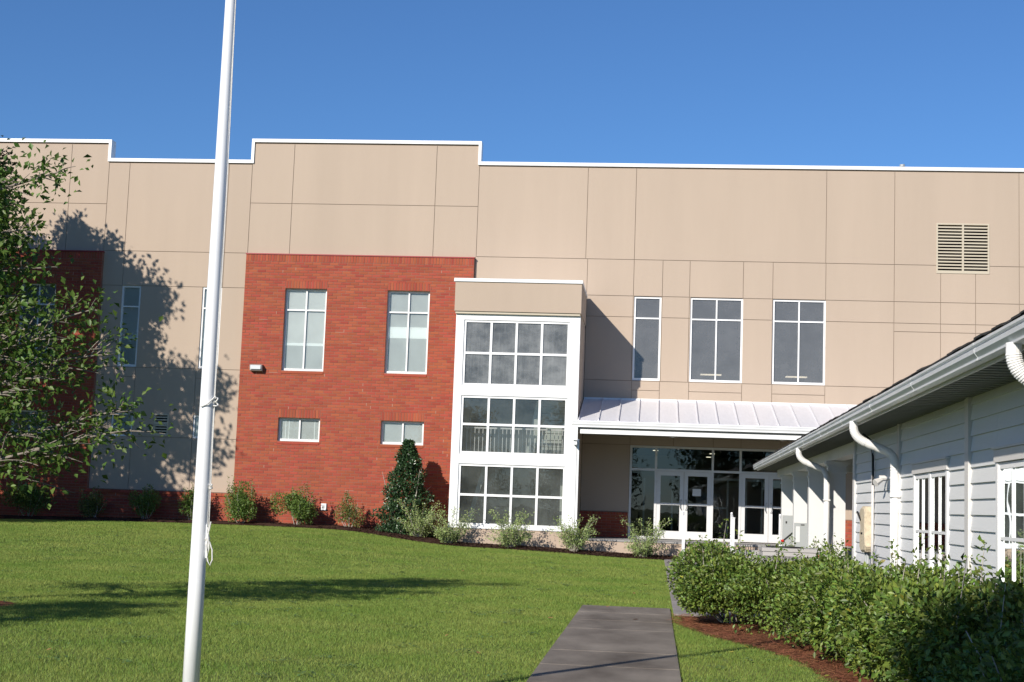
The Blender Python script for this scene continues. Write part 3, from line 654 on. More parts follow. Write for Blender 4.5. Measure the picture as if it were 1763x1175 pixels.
# storefront: doors and sidelights
SY = B + 0.02
sb = [-0.86, 0.03, 1.94, 2.87, 4.78, 5.67]
b = MB(); fw = 0.075
b.box(sb[0], sb[-1], SY, SY + 0.12, 3.675, 3.75); b.box(sb[0], sb[-1], SY + .002, SY + 0.118, 2.905, 2.98)
for x in sb: b.box(min(max(x - fw / 2, sb[0]), sb[-1] - fw), min(max(x - fw / 2, sb[0]), sb[-1] - fw) + fw, SY + 0.003, SY + 0.117, 0.605, 2.905 - .001); b.box(min(max(x - fw / 2, sb[0]), sb[-1] - fw), min(max(x - fw / 2, sb[0]), sb[-1] - fw) + fw, SY + 0.003, SY + 0.117, 2.981, 3.674)
for k in (0, 2, 4): b.box(sb[k] + .04, sb[k + 1] - .04, SY + 0.004, SY + 0.115, 0.605, 0.70)
sf = b.build('storefront', M['alum'], school)
for k in range(5):
    MB().quad((sb[k] + .03, SY + 0.06, 2.98), (sb[k + 1] - .03, SY + 0.06, 2.98), (sb[k + 1] - .03, SY + 0.06, 3.68), (sb[k] + .03, SY + 0.06, 3.68)).build('pane', M['glass_door'], sf)
for k in (0, 2, 4): MB().quad((sb[k] + .03, SY + 0.06, 0.69), (sb[k + 1] - .03, SY + 0.06, 0.69), (sb[k + 1] - .03, SY + 0.06, 2.91), (sb[k] + .03, SY + 0.06, 2.91)).build('pane', M['glass_door'], sf)
for k in (1, 3):
    a, c = sb[k] + 0.040, sb[k + 1] - 0.040; m_ = (a + c) / 2
    for (l, r, hs) in ((a, m_ - 0.005, 1), (m_ + 0.005, c, -1)):
        s_ = 0.13; y0, y1 = SY + 0.02, SY + 0.07; d = MB()
        d.box(l, l + s_, y0, y1, 0.625, 2.90).box(r - s_, r, y0, y1, 0.625, 2.90).box(l + s_, r - s_, y0, y1, 2.76, 2.90).box(l + s_, r - s_, y0, y1, 0.625, 0.90).box(l + s_, r - s_, y0 + .004, y1, 1.77, 1.84)
        dr = d.build('door', M['alum'], school)
        for z0, z1 in ((0.90, 1.77), (1.84, 2.76)): MB().quad((l + s_, y0 + .03, z0), (r - s_, y0 + .03, z0), (r - s_, y0 + .03, z1), (l + s_, y0 + .03, z1)).build('pane', M['glass_door'], dr)
        hx = (r - 0.06) if hs == 1 else (l + 0.06); sx = -hs
        MB().tube([(hx, y0 - 0.002, 1.62), (hx + sx * 0.02, y0 - 0.06, 1.64), (hx + sx * 0.05, y0 - 0.06, 1.72), (hx + sx * 0.05, y0 - 0.06, 1.85), (hx + sx * 0.02, y0 - 0.06, 1.93), (hx, y0 - 0.002, 1.95)], 0.013, 6).build('door_handle', M['handle'], dr)
        if hs == -1:
            x0 = l + s_ + (0.16 if k == 1 else 0.3); n_ = MB().box(x0, x0 + 0.28, y0 + 0.022, y0 + 0.026, 2.10, 2.34).build('notice', M['paper'], dr)
            tx = MB()
            # faint printed lines
            for i in range(5): tx.box(x0 + 0.03, x0 + random.uniform(0.18, 0.25), y0 + 0.0205, y0 + 0.0215, 2.13 + i * 0.038, 2.137 + i * 0.038)
            n_['label'] = 'white paper notice on the door glass'
# lobby behind the doors
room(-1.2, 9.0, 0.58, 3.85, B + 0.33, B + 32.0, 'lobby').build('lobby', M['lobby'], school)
for i in range(7): 
    MB().tube([(2.1, 55.0 + 3.6 * i, 3.74), (2.1, 55.0 + 3.6 * i, 3.72)], 0.10, 10).build('ceiling_light', M['lamp'], school)
for x, y in ((0.0, 53.5), (4.6, 69.5), (4.6, 73.0)): MB().tube([(x, y, 3.74), (x, y, 3.72)], 0.10, 10).build('ceiling_light', M['lamp'], school)
b = MB()   # inner vestibule door frames
for x in (2.0, 2.55, 3.2, 3.75, -0.4, 0.6): b.box(x, x + 0.06, B + 2.5, B + 2.56, 0.6, 2.7)
b.box(2.0, 3.8, B + 2.5, B + 2.56, 2.7, 2.78).box(2.0, 2.6, B + 2.5, B + 2.56, 1.7, 1.76)
b.build('inner_doors', M['alum'], school)

# ------------------------------------------------- handrails at the steps
hr0 = None
for i, (x, lab) in enumerate(((0.92, 'white metal handrail at the left end of the school porch steps, nearest the bushes'), (2.42, 'middle white metal handrail by the school steps, in front of the narrow glass panel'), (3.92, 'white metal handrail at the right of the school steps, beside the columns'))):
    t = thing('handrail', (x, 45.3, float(H(x, 45.3))), lab, 'handrail', 'white handrails at the porch steps')
    z0 = float(H(x, 45.3)); zt = 1.42
    b = MB().box(x - 0.035, x + 0.035, 45.27, 45.34, z0, zt); b.box(x - 0.045, x + 0.045, 45.26, 45.35, zt, zt + 0.03); b.build('post', M['white_metal'], t)
    MB().box(x - 0.03, x + 0.03, 46.55, 46.61, z0, 1.60).build('post', M['white_metal'], t)
    for dz in (0.0, -0.72): MB().prism([(45.34, 1.33 + dz), (46.55, 1.52 + dz), (46.55, 1.57 + dz), (45.34, 1.38 + dz)], 'x', x - 0.02, x + 0.02).build('rail', M['white_metal'], t)
    for k in range(8):
        y = 45.47 + k * 0.135; zb = 0.64 + (y - 45.34) * 0.16; MB().box(x - 0.009, x + 0.009, y - 0.009, y + 0.009, zb, zb + 0.72).build('baluster', M['white_metal'], t)

# ================================================================ white building on the right
TH = math.radians(0.77)
hall = thing('white_building', (2.2676, 0.0, 0.0), 'single storey pale grey building with lap siding, long gutter and white porch columns', 'building', rot=-TH, local=True)
W = 0.65
def hp(name, b, m, parent=None, **kw): return b.build(name, M[m], parent or hall, **kw)
# window and trim layout along the wall (u = distance along the building)
WIN = [(16.12, 18.38), (11.46, 13.72)]
TRIM = [(24.18, 24.42), (19.46, 19.62), (14.92, 15.10), (10.26, 10.42)]
b = MB(); b.box(W + 0.021, W + 0.16, -3.0, 24.38, 0.05, 2.86)
hb = [(a, c, 0.45, 2.17) for a, c in WIN]
b = MB()
def vwall(b, x, xb, u0, u1, z0, z1, hl):
    t = MB(); holed(t, u0, u1, z0, z1, 0, 1, hl)
    n = len(b.v)
    for p in t.v: b.v.append((x if p[1] == 0 else xb, p[0], p[2]))
    b.f += [tuple(n + i for i in f)[::-1] for f in t.f]
vwall(b, W + 0.021, W + 0.16, -3.0, 24.40, 0.05, 2.86, hb)
hp('wall', b, 'siding')
hp('rear_wall', MB().box(W + 0.16, 8.5, 24.25, 24.40, 0.05, 2.86).box(8.5, 8.65, -3, 24.4, .05, 2.86), 'siding')
hp('foundation', MB().box(W - 0.01, W + 0.15, -3, 24.40, -0.1, 0.28), 'concrete')
EXP = 0.155
segs = [(19.62, 24.18), (18.40, 19.46), (15.10, 16.10), (13.74, 14.92), (10.42, 11.44), (5.0, 10.26)]
bm_cache = {}
def board(u0, u1, z, top=False):
    key = round(u1 - u0, 4)
    if key not in bm_cache:
        t = MB(); t.prism([(-0.007, 0.0), (0.020, 0.0), (0.020, EXP + 0.0), (0.014, EXP + 0.0)], 'y', 0.002, key - 0.002)
        me = bpy.data.meshes.new('siding_board'); me.from_pydata(t.v, [], t.f); bm_cache[key] = me
    o = link('siding_board', bm_cache[key], M['siding'], hall, loc=(W, u0, z))
    if top: o.scale = (1, 1, 0.52)
for (a, c) in segs:
    for i in range(17): board(a, c, 0.30 + i * EXP, i == 16)
for a, c in WIN:                         # boards above the windows
    for i in range(13, 17): board(a - 0.02, c + 0.02, 0.30 + i * EXP, i == 16)
for a, c in TRIM: hp('trim_post', MB().box(W - 0.03, W + 0.02, a, c, 0.28, 2.86), 'trim')
hp('corner_board', MB().box(W - 0.028, W + 0.2, 24.402, 24.43, 0.05, 2.86), 'trim')
for a, c in WIN:
    b = MB(); y0 = W - 0.018
    b.box(y0, W + 0.02, a, a + 0.09, 0.36, 2.17).box(y0, W + 0.02, c - 0.09, c, 0.36, 2.17).box(y0, W + 0.02, a, c, 0.27, 0.36)
    wn = hp('window', b, 'vinyl')
    hp('head_trim', MB().box(W - 0.03, W + 0.02, a - 0.03, c + 0.03, 2.172, 2.285).box(W - 0.045, W + 0.02, a - 0.05, c + 0.05, 2.287, 2.308), 'trim', wn)
    m_ = (a + c) / 2
    hp('mullion', MB().box(y0 + 0.005, W + 0.02, m_ - 0.055, m_ + 0.055, 0.36, 2.17), 'vinyl', wn)
    for (p, q) in ((a + 0.09, m_ - 0.055), (m_ + 0.055, c - 0.09)):
        s = MB(); e = 0.04; w_ = W - 0.006
        s.box(w_, W + 0.03, p, p + e, 0.365, 2.165).box(w_, W + 0.03, q - e, q, 0.365, 2.165).box(w_, W + 0.03, p + e, q - e, 2.11, 2.165).box(w_, W + 0.03, p + e, q - e, 0.365, 0.43).box(w_ + 0.002, W + 0.03, p + e, q - e, 1.475, 1.505)
        hp('sash', s, 'vinyl', wn)
        mm = (p + q) / 2
        hp('muntin', MB().box(W - 0.003, W + 0.03, mm - 0.013, mm + 0.013, 0.43, 1.474).box(W - 0.003, W + 0.03, mm - 0.013, mm + 0.013, 1.506, 2.11), 'vinyl', wn)
        for (z0, z1) in ((0.43, 1.475), (1.505, 2.11)):
            for (g0, g1) in ((p + e, mm - 0.013), (mm + 0.013, q - e)):
                hp('pane', MB().quad((W + 0.012, g0, z0), (W + 0.012, g1, z0), (W + 0.012, g1, z1), (W + 0.012, g0, z1)), 'glass', wn)
        hp('curtain', MB().box(W + 0.22, W + 0.24, p + 0.02, p + 0.2, 0.4, 2.15), 'stair', wn)
rb = MB(); r_ = room(-19.5, -10.0, 0.3, 2.6, W + 0.17, W + 5)
rb.v = [(p[1], -p[0], p[2]) for p in r_.v]; rb.f = r_.f; hp('interior_room', rb, 'room')
# eave: gutter, fascia, soffit, roof with shingles
EU0, EU1 = -3.0, 43.45
gpr = [(0.0, 3.005), (0.0, 2.985), (0.018, 2.978), (0.020, 2.968), (0.004, 2.955), (0.006, 2.925), (0.030, 2.895), (0.036, 2.888), (0.028, 2.884), (0.028, 2.868), (0.12, 2.866), (0.12, 2.99), (0.105, 2.99), (0.105, 2.88), (0.05, 2.88), (0.02, 2.99)]
hp('gutter', MB().prism(gpr, 'y', EU0, EU1), 'gutter')
hp('fascia', MB().box(0.122, 0.145, EU0, EU1 + 0.005, 2.84, 3.02), 'trim')
b = MB()
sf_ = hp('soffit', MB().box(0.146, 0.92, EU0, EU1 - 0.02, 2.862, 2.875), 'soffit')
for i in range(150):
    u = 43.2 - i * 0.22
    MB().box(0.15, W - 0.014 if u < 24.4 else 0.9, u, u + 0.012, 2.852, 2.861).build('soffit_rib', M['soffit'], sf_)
roof = hp('roof', MB().prism([(0.03, 3.008), (0.045, 3.03), (4.6, 4.93), (9.2, 3.03), (9.2, 2.99), (4.6, 4.89)], 'y', EU0, EU1 + 0.06), 'shingle')
shm = []
for k in range(4):
    t = MB(); d = random.uniform(-0.012, 0.012); h_ = 0.010 + 0.003 * k
    t.prism([(0, 0), (0, h_), (0.09, 0.034 + h_), (0.09, 0.034)], 'y', 0.004, 0.30 - 0.004)
    me = bpy.data.meshes.new('shingle'); me.from_pydata(t.v, [], t.f); shm.append(me)
for i in range(150):
    u = EU1 - 0.28 - i * 0.305
    if u < 4: break
    link('shingle', shm[random.randrange(4)], M['shingle'], roof, loc=(0.0 + random.uniform(-0.012, 0.01), u, 3.014 + random.uniform(0, 0.008)))
hp('gable_wall', MB().prism([(0.13, 2.87), (9.1, 2.87), (4.6, 4.80)], 'y', EU1 - 0.2, EU1 - 0.05), 'siding')
for i in range(13):
    u = 42.0 - 3.05 * i; hp('gutter_joint', MB().prism([(p - 0.003 if p < 0.04 else p, q) for p, q in gpr[:10]] + [(0.06, 2.862), (0.06, 3.0)], 'y', u, u + 0.05), 'gutter')
# porch: beam and columns
hp('porch_beam', MB().box(W + 0.0, W + 0.26, 24.5, 42.6, 2.66, 2.861), 'column')
for k in range(4):
    u = 28.2 + 4.0 * k; c0, c1 = W - 0.03, W + 0.29
    cl = hp('column', MB().box(c0, c1, u, u + 0.32, 0.0, 2.42), 'column')
    hp('capital', MB().box(c0 - 0.02, c1 + 0.02, u - 0.02, u + 0.34, 2.42, 2.46).box(c0 - 0.005, c1 + .005, u - .005, u + 0.325, 2.46, 2.56).box(c0 - 0.03, c1 + 0.03, u - 0.03, u + 0.35, 2.56, 2.60).box(c0 - 0.05, c1 + 0.05, u - 0.05, u + 0.37, 2.60, 2.655), 'column', cl)
    hp('plinth', MB().box(c0 - 0.03, c1 + 0.03, u - 0.03, u + 0.35, 0.0, 0.2), 'white', cl)
hp('porch_floor', MB().box(W - 0.1, 8.6, 24.45, 43, -0.1, 0.06), 'concrete')
# downspouts with crimped elbows
for u in (10.35, 19.5, 28.05):
    P = [(0.045, u, 2.875), (0.045, u, 2.80)]
    def arc(p0, p1, p2, n=9): return [tuple((1 - t) ** 2 * np.array(p0) + 2 * t * (1 - t) * np.array(p1) + t * t * np.array(p2)) for t in np.linspace(0, 1, n)]
    A = arc((0.045, u, 2.80), (0.05, u, 2.66), (0.20, u, 2.60)); C = arc((0.46, u, 2.50), (W - 0.07, u, 2.45), (W - 0.075, u, 2.28))
    pts = P + A[1:] + C + [(W - 0.075, u, 2.2)]
    r0 = 0.054; fine = []; rad = []
    for i in range(len(pts) - 1):
        a_, b_ = np.array(pts[i]), np.array(pts[i + 1]); n_ = 4 if (0 < i < 10 or 10 < i < 19) else 1
        for k in range(n_):
            fine.append(tuple(a_ + (b_ - a_) * k / n_)); rad.append(r0 + (0.005 if (n_ > 1 and k % 2) else 0))
    fine.append(pts[-1]); rad.append(r0)
    el = MB().tube(fine, rad, 14)
    d = hp('downspout', MB().tube([(W - 0.075, u, 2.23), (W - 0.075, u, 0.12)], 0.056, 16), 'downspout', smooth=True)
    hp('elbow', el, 'downspout', d)
    for z in (1.9, 0.9): hp('strap', MB().box(W - 0.14, W - 0.01, u - 0.068, u + 0.068, z, z + 0.025), 'downspout', d)
# conduit on the wall
hp('conduit', MB().tube([(W - 0.03, 21.95, 2.62), (W - 0.03, 21.95, 0.3)], 0.02, 8), 'trim', smooth=True)
hp('cable', MB().tube([(0.75 * W, 22.1, 2.86), (W - .05, 22.0, 2.75), (W - .035, 21.93, 2.5), (W - .03, 21.93, 2.1)], 0.016, 6), 'black')
# flood light
hp('flood_light', MB().tube([(W - 0.002, 20.75, 2.18), (W - 0.10, 20.75, 2.17)], [0.035, 0.04], 8).tube([(W - 0.06, 20.75, 2.16), (W - 0.16, 20.70, 2.10)], [0.03, 0.055], 8), 'trim')

def hall_pt(wv, u, z): 
    c, s = math.cos(TH), math.sin(TH); return (2.2676 + wv * c + u * s, -wv * s + u * c, z)

# utility box covered by cream foam, on the siding
ux, uy, uz = hall_pt(W, 22.4, 0)
ut = thing('utility_box', (ux, uy, 1.1), 'weathered cream coloured utility box on the grey siding, left of the far downspout', 'utility box', rot=-TH, local=True)
b = MB(); prof = [(-0.36, 0.10), (-0.30, 0.02), (0.16, 0.0), (0.30, 0.06), (0.32, 0.30), (0.20, 0.34), (0.24, 0.42), (0.34, 0.52), (0.30, 0.66), (0.10, 0.69), (-0.22, 0.68), (-0.30, 0.60), (-0.28, 0.40)]
n = len(b.v); k = len(prof)
for xx in (-0.005, -0.10, -0.125):
    sc_ = 1.0 if xx > -0.11 else 0.9
    for p, q in prof: b.v.append((xx, p * sc_, (q - 0.34) * sc_ + 0.34))
for r_ in range(2):
    for i in range(k): b.f.append((r_ * k + i, r_ * k + (i + 1) % k, (r_ + 1) * k + (i + 1) % k, (r_ + 1) * k + i))
b.f.append(tuple(2 * k + i for i in range(k)))
b.build('cover', M['cream'], ut)
MB().tube([(-0.15, 0.34, 0.6), (-0.13, 0.12, 0.48)], 0.016, 6).build('lever', M['black'], ut)
MB().box(-0.128, -0.124, -0.05, 0.12, 0.27, 0.30).build('slot', M['dark'], ut)
for d_ in (-0.12, 0.10): MB().tube([(-0.05, d_, 0.01), (-0.05, d_, -0.9)], 0.022, 8).build('pipe', M['grey_box'], ut, smooth=True)

# electrical boxes on the porch columns
def ebox(u, w0, w1, z0, z1, label, kind):
    x, y, z = hall_pt((w0 + w1) / 2, u, z0); t = thing('electrical_box', (x, y, z), label, 'electrical box', rot=-TH, local=True)
    hw = (w1 - w0) / 2; h = z1 - z0
    body = MB().box(-hw, hw, -0.16, -0.004, 0, h).build('body', M['grey_box'], t)
    MB().box(-hw + 0.01, hw - 0.01, -0.166, -0.1602, 0.01, h - 0.01).build('door', M['grey_box'], t)
    if kind:
        MB().tube([(hw - 0.01, -0.19, h * 0.55), (-hw + 0.01, -0.19, h * 0.32)], 0.014, 6).build('lever', M['black'], t)
        MB().tube([(-hw + 0.02, -0.19, h * 0.32), (-hw - 0.03, -0.20, h * 0.28)], [0.03, 0.045], 8).build('lever_grip', M['red'], t)
        MB().box(-hw * 0.5, -hw * 0.2, -0.17, -0.1665, h * 0.78, h * 0.84).build('latch', M['black'], t)
    else:
        MB().box(-hw * 0.85, -hw * 0.2, -0.17, -0.1665, h * 0.45, h * 0.9).build('sticker', M['paper'], t)
        MB().box(-hw * 0.1, hw * 0.5, -0.17, -0.1665, h * 0.93, h * 0.96).build('latch', M['black'], t)
    MB().tube([(0, -0.08, 0), (0, -0.08, -z0 + 0.0)], 0.02, 8).build('conduit', M['grey_box'], t)
ebox(39.6, W - 0.05, W + 0.22, 0.62, 1.58, 'tall grey switch box with a red lever grip beside the farthest porch column', 1)
ebox(35.6, W - 0.06, W + 0.24, 0.60, 1.42, 'grey electrical box with a white sticker, right of the red lever box', 0)

# condensing unit behind the hedge
ac = thing('air_conditioner', (2.3, 25.3, 0.0), 'grey box air conditioning condenser standing behind the hedge', 'air conditioner')
AX0, AX1, AY0, AY1, AZ = 1.82, 2.86, 24.9, 25.7, 1.06
MB().box(AX0 - .05, AX1 + .05, AY0 - .05, AY1 + .05, 0, 0.1).build('pad', M['concrete'], ac)
MB().box(AX0, AX1, AY0, AY1, 0.10, 1.0).build('cabinet', M['ac_metal'], ac)
MB().box(AX0 - 0.015, AX1 + 0.015, AY0 - 0.015, AY1 + 0.015, 1.002, AZ).build('lid', M['ac_metal'], ac)
gm = None
for i in range(34):
    x = AX0 + 0.03 + i * 0.022
    if gm is None:
        t = MB().box(0, 0.009, -0.014, -0.002, 0.2, 0.93); gm = bpy.data.meshes.new('grille_bar'); gm.from_pydata(t.v, [], t.f)
    link('grille_bar', gm, M['ac_metal'], ac, loc=(x - 2.3, AY0 - 25.3, 0))
MB().box(AX0 + .02, AX0 + .79, AY0 - 0.0019, AY0 - 0.0003, 0.2, 0.93).build('coil', M['dark'], ac)
MB().box(AX1 - 0.15, AX1 - 0.03, AY0 - 0.005, AY0 - 0.001, 0.70, 0.97).build('label_plate', M['paper'], ac)
MB().box(AX1 - 0.15, AX1 - 0.03, AY0 - 0.008, AY0 - 0.0052, 0.93, 0.97).build('label_stripe', M['red'], ac)
MB().tube([(2.2, 25.3, AZ), (2.2, 25.3, AZ + 0.02)], 0.3, 20).build('fan_guard', M['black'], ac)

# ================================================================ flagpole
FX, FY = -3.247, 10.33
fp = thing('flagpole', (FX, FY, 0), 'tall white metal flagpole standing on the lawn with its rope tied off', 'flagpole')
MB().tube([(FX, FY, z) for z in (0, 1, 2, 4, 6, 8)], [0.0605, 0.0585, 0.054, 0.046, 0.038, 0.030], 32).build('pole', M['pole'], fp, smooth=True)
MB().tube([(FX, FY, 8.0), (FX, FY, 8.06)], [0.05, 0.04], 16).build('cap', M['pole'], fp)
MB().tube([(FX, FY, 0.0), (FX, FY, 0.05), (FX, FY, 0.09)], [0.16, 0.15, 0.065], 24).build('base_collar', M['white_metal'], fp)
rx = FX + 0.068
def rope(z, off): return (rx + off - 0.006 * (z - 1.4), FY - 0.012, z)
MB().tube([rope(z, 0.004 * math.sin(z * 2)) for z in np.linspace(1.35, 7.9, 14)], 0.0035, 6).build('rope', M['rope'], fp)
MB().tube([rope(z, -0.009 + 0.003 * math.sin(z * 3)) for z in np.linspace(1.35, 7.9, 14)], 0.0035, 6).build('rope', M['rope'], fp)
# knots, cleat and hanging coil
def knot(z, s=1.0):
    pts = [(rx + s * 0.018 * math.sin(a * 2.0), FY - 0.02 + 0.01 * math.cos(a * 3), z + s * 0.03 * math.cos(a)) for a in np.linspace(0, 6.28, 14)]
    MB().tube(pts, 0.006, 6).build('rope_knot', M['rope'], fp)
knot(2.30); knot(1.69, 0.5); knot(1.30, 0.8)
MB().tube([(FX - 0.03, FY - 0.06, 2.26), (FX + 0.02, FY - 0.064, 2.28), (rx, FY - 0.03, 2.34)], 0.005, 6).build('rope_end', M['rope'], fp)
MB().tube([(rx - 0.012, FY - 0.02, 1.42), (rx - 0.004, FY - 0.02, 1.18)], [0.006, 0.006], 8).build('cleat', M['white_metal'], fp)
coil = [(rx + 0.0, 1.40), (rx + 0.012, 1.32), (rx + 0.0, 1.22), (rx + 0.012, 1.16), (rx + 0.03, 1.13), (rx + 0.045, 1.17), (rx + 0.04, 1.24), (rx + 0.02, 1.29), (rx - 0.003, 1.33), (rx + 0.01, 1.38), (rx + 0.02, 1.44)]
MB().tube([(x, FY - 0.03, z) for x, z in coil], 0.005, 6).build('rope_coil', M['rope'], fp)
MB().tube([(rx + .005, FY - 0.035, 1.35), (rx + 0.018, FY - .035, 1.25), (rx + 0.01, FY - .035, 1.19), (rx - .002, FY - .035, 1.26), (rx + .006, FY - .035, 1.35)], 0.005, 6).build('rope_coil', M['rope'], fp)

# ================================================================ vegetation
def leaf_mesh(C, A, N, L, Wd, fold=0.25):
    """C base points, A directions, N approx normals; two triangles per leaf folded on the midrib, pointed oval"""
    n = len(C); A = A / (np.linalg.norm(A, axis=1, keepdims=True) + 1e-9)
    Bv = np.cross(A, N); Bv /= (np.linalg.norm(Bv, axis=1, keepdims=True) + 1e-9); Nn = np.cross(Bv, A)
    L = L[:, None]; Wd = Wd[:, None]; V = np.empty((n, 4, 3))
    V[:, 0] = C; V[:, 1] = C + A * L * 0.5 + Bv * Wd * 0.5 + Nn * Wd * fold; V[:, 2] = C + A * L - Nn * L * 0.08; V[:, 3] = C + A * L * 0.5 - Bv * Wd * 0.5 + Nn * Wd * fold
    i = np.arange(n)[:, None] * 4
    Fc = np.concatenate([i + [0, 1, 2], i + [0, 2, 3]], 1).reshape(-1, 3)
    return V.reshape(-1, 3), Fc
def rdir(n):
    v = rng.normal(size=(n, 3)); return v / np.linalg.norm(v, axis=1, keepdims=True)
def foliage(parent, m, C, size, wr=0.55, outward=None, up=0.35, name='foliage'):
    n = len(C); A = rdir(n)
    if outward is not None: A = A * 0.8 + outward * 0.8
    A[:, 2] += up * 0.3; N = rdir(n) * 0.75 + np.array([-0.25, -0.35, 0.9])
    L = size * rng.uniform(0.6, 1.25, n); V, Fc = leaf_mesh(C - A * 0.0, A, N, L, L * wr)
    V = V - np.array(ORG[parent]); return link(name, npmesh(name, V, Fc), m, parent, False, kind='stuff')
def bez(p0, p1, p2, n=7):
    t = np.linspace(0, 1, n)[:, None]; p0, p1, p2 = map(np.array, (p0, p1, p2)); return (1 - t) ** 2 * p0 + 2 * t * (1 - t) * p1 + t * t * p2

def tree(base, trunk_top, radf, zb, zt, n_main, n_sub, n_leaf, lsize, label, m='oak_leaf', r0=0.1, extra=(), name='tree', group=None, spread=0.32, droop=0.1, seed=1, xcull=None, rise=0.45):
    rs = np.random.default_rng(seed); base = np.array(base, float)
    t = thing(name, tuple(base), label, 'tree', group); tr = MB(); lm = MB(); pts = []; tips = []
    top = base + np.array([0.1, 0.0, trunk_top])
    tp = [base + np.array([0.04 * math.sin(k * 1.3), 0.04 * math.cos(k * 1.7), trunk_top * k / 7]) for k in range(8)]
    tr.tube(tp, [r0 * (1.25 if k == 0 else 1) * (1 - 0.11 * k) for k in range(8)], 10)
    tg = []
    for i in range(n_main):
        zz = zb + (zt - zb) * ((i + 0.5) / n_main) ** 0.9; an = i * 2.399 + rs.uniform(-0.3, 0.3); rr = radf(zz) * rs.uniform(0.75, 1.0)
        tg.append(np.array([base[0] + rr * math.cos(an), base[1] + rr * math.sin(an), base[2] + zz]))
    tg += [np.array(e, float) for e in extra]
    for T in tg:
        hz = np.hypot(T[0] - base[0], T[1] - base[1]); z0 = min(max((T[2] - base[2]) - hz * rise, trunk_top * 0.14), trunk_top * 0.97)
        S = base + np.array([0, 0, z0]); mid = (S + T) / 2 + np.array([0, 0, 0.12 * hz]) + rs.normal(size=3) * 0.06 * hz
        br = bez(S, mid, T, 9); rb_ = r0 * 0.33 * (0.6 + 0.4 * hz / (radf((zb + zt) / 2) + .01)); lm.tube(br, [rb_ * (1 - 0.85 * k / 8) + 0.004 for k in range(9)], 6, False)
        for j in range(n_sub):
            f = 0.28 + 0.72 * (j + rs.uniform(0, 1)) / n_sub; k = min(int(f * 8), 7); P = br[k] + (br[k + 1] - br[k]) * (f * 8 - k)
            d = (br[8] - br[0]); d = d / (np.linalg.norm(d) + 1e-6); q = rs.normal(size=3); q[2] = q[2] * 0.6 + 0.15; q /= np.linalg.norm(q)
            ln = (spread * hz * (1.25 - f) * rs.uniform(0.5, 1.1) + 0.16) * (0.6 if (name == 'oak_tree' and T[2] > 4.0) else 1.0); E_ = P + (d * 0.7 + q * 0.8) * ln - np.array([0, 0, droop * ln])
            sb_ = bez(P, (P + E_) / 2 + rs.normal(size=3) * 0.08 * ln + np.array([0, 0, 0.1 * ln]), E_, 5)
            lm.tube(sb_, [rb_ * 0.32 * (1 - 0.2 * i) + 0.002 for i in range(5)], 4, False); tips.append((sb_, ln))
    per = max(1, n_leaf // len(tips)); C = []; O = []
    for sb_, ln in tips:
        f = rs.uniform(0.15, 1.05, per) ** 0.7; k = np.clip((f * 4).astype(int), 0, 3); fr = (f * 4 - k)[:, None]
        p = sb_[k] + (sb_[k + 1] - sb_[k]) * fr; off = rs.normal(size=(per, 3)) * (lsize * 1.3 + 0.05 * ln) ; C.append(p + off); O.append(off / (np.linalg.norm(off, axis=1, keepdims=True) + 1e-6))
    C = np.concatenate(C); O = np.concatenate(O)
    tr.build('trunk', M['bark'], t, smooth=True); lm.build('limbs', M['bark'], t, smooth=True, kind='stuff')
    foliage(t, M[m], C, lsize, 0.62, O, name='crown'); return t

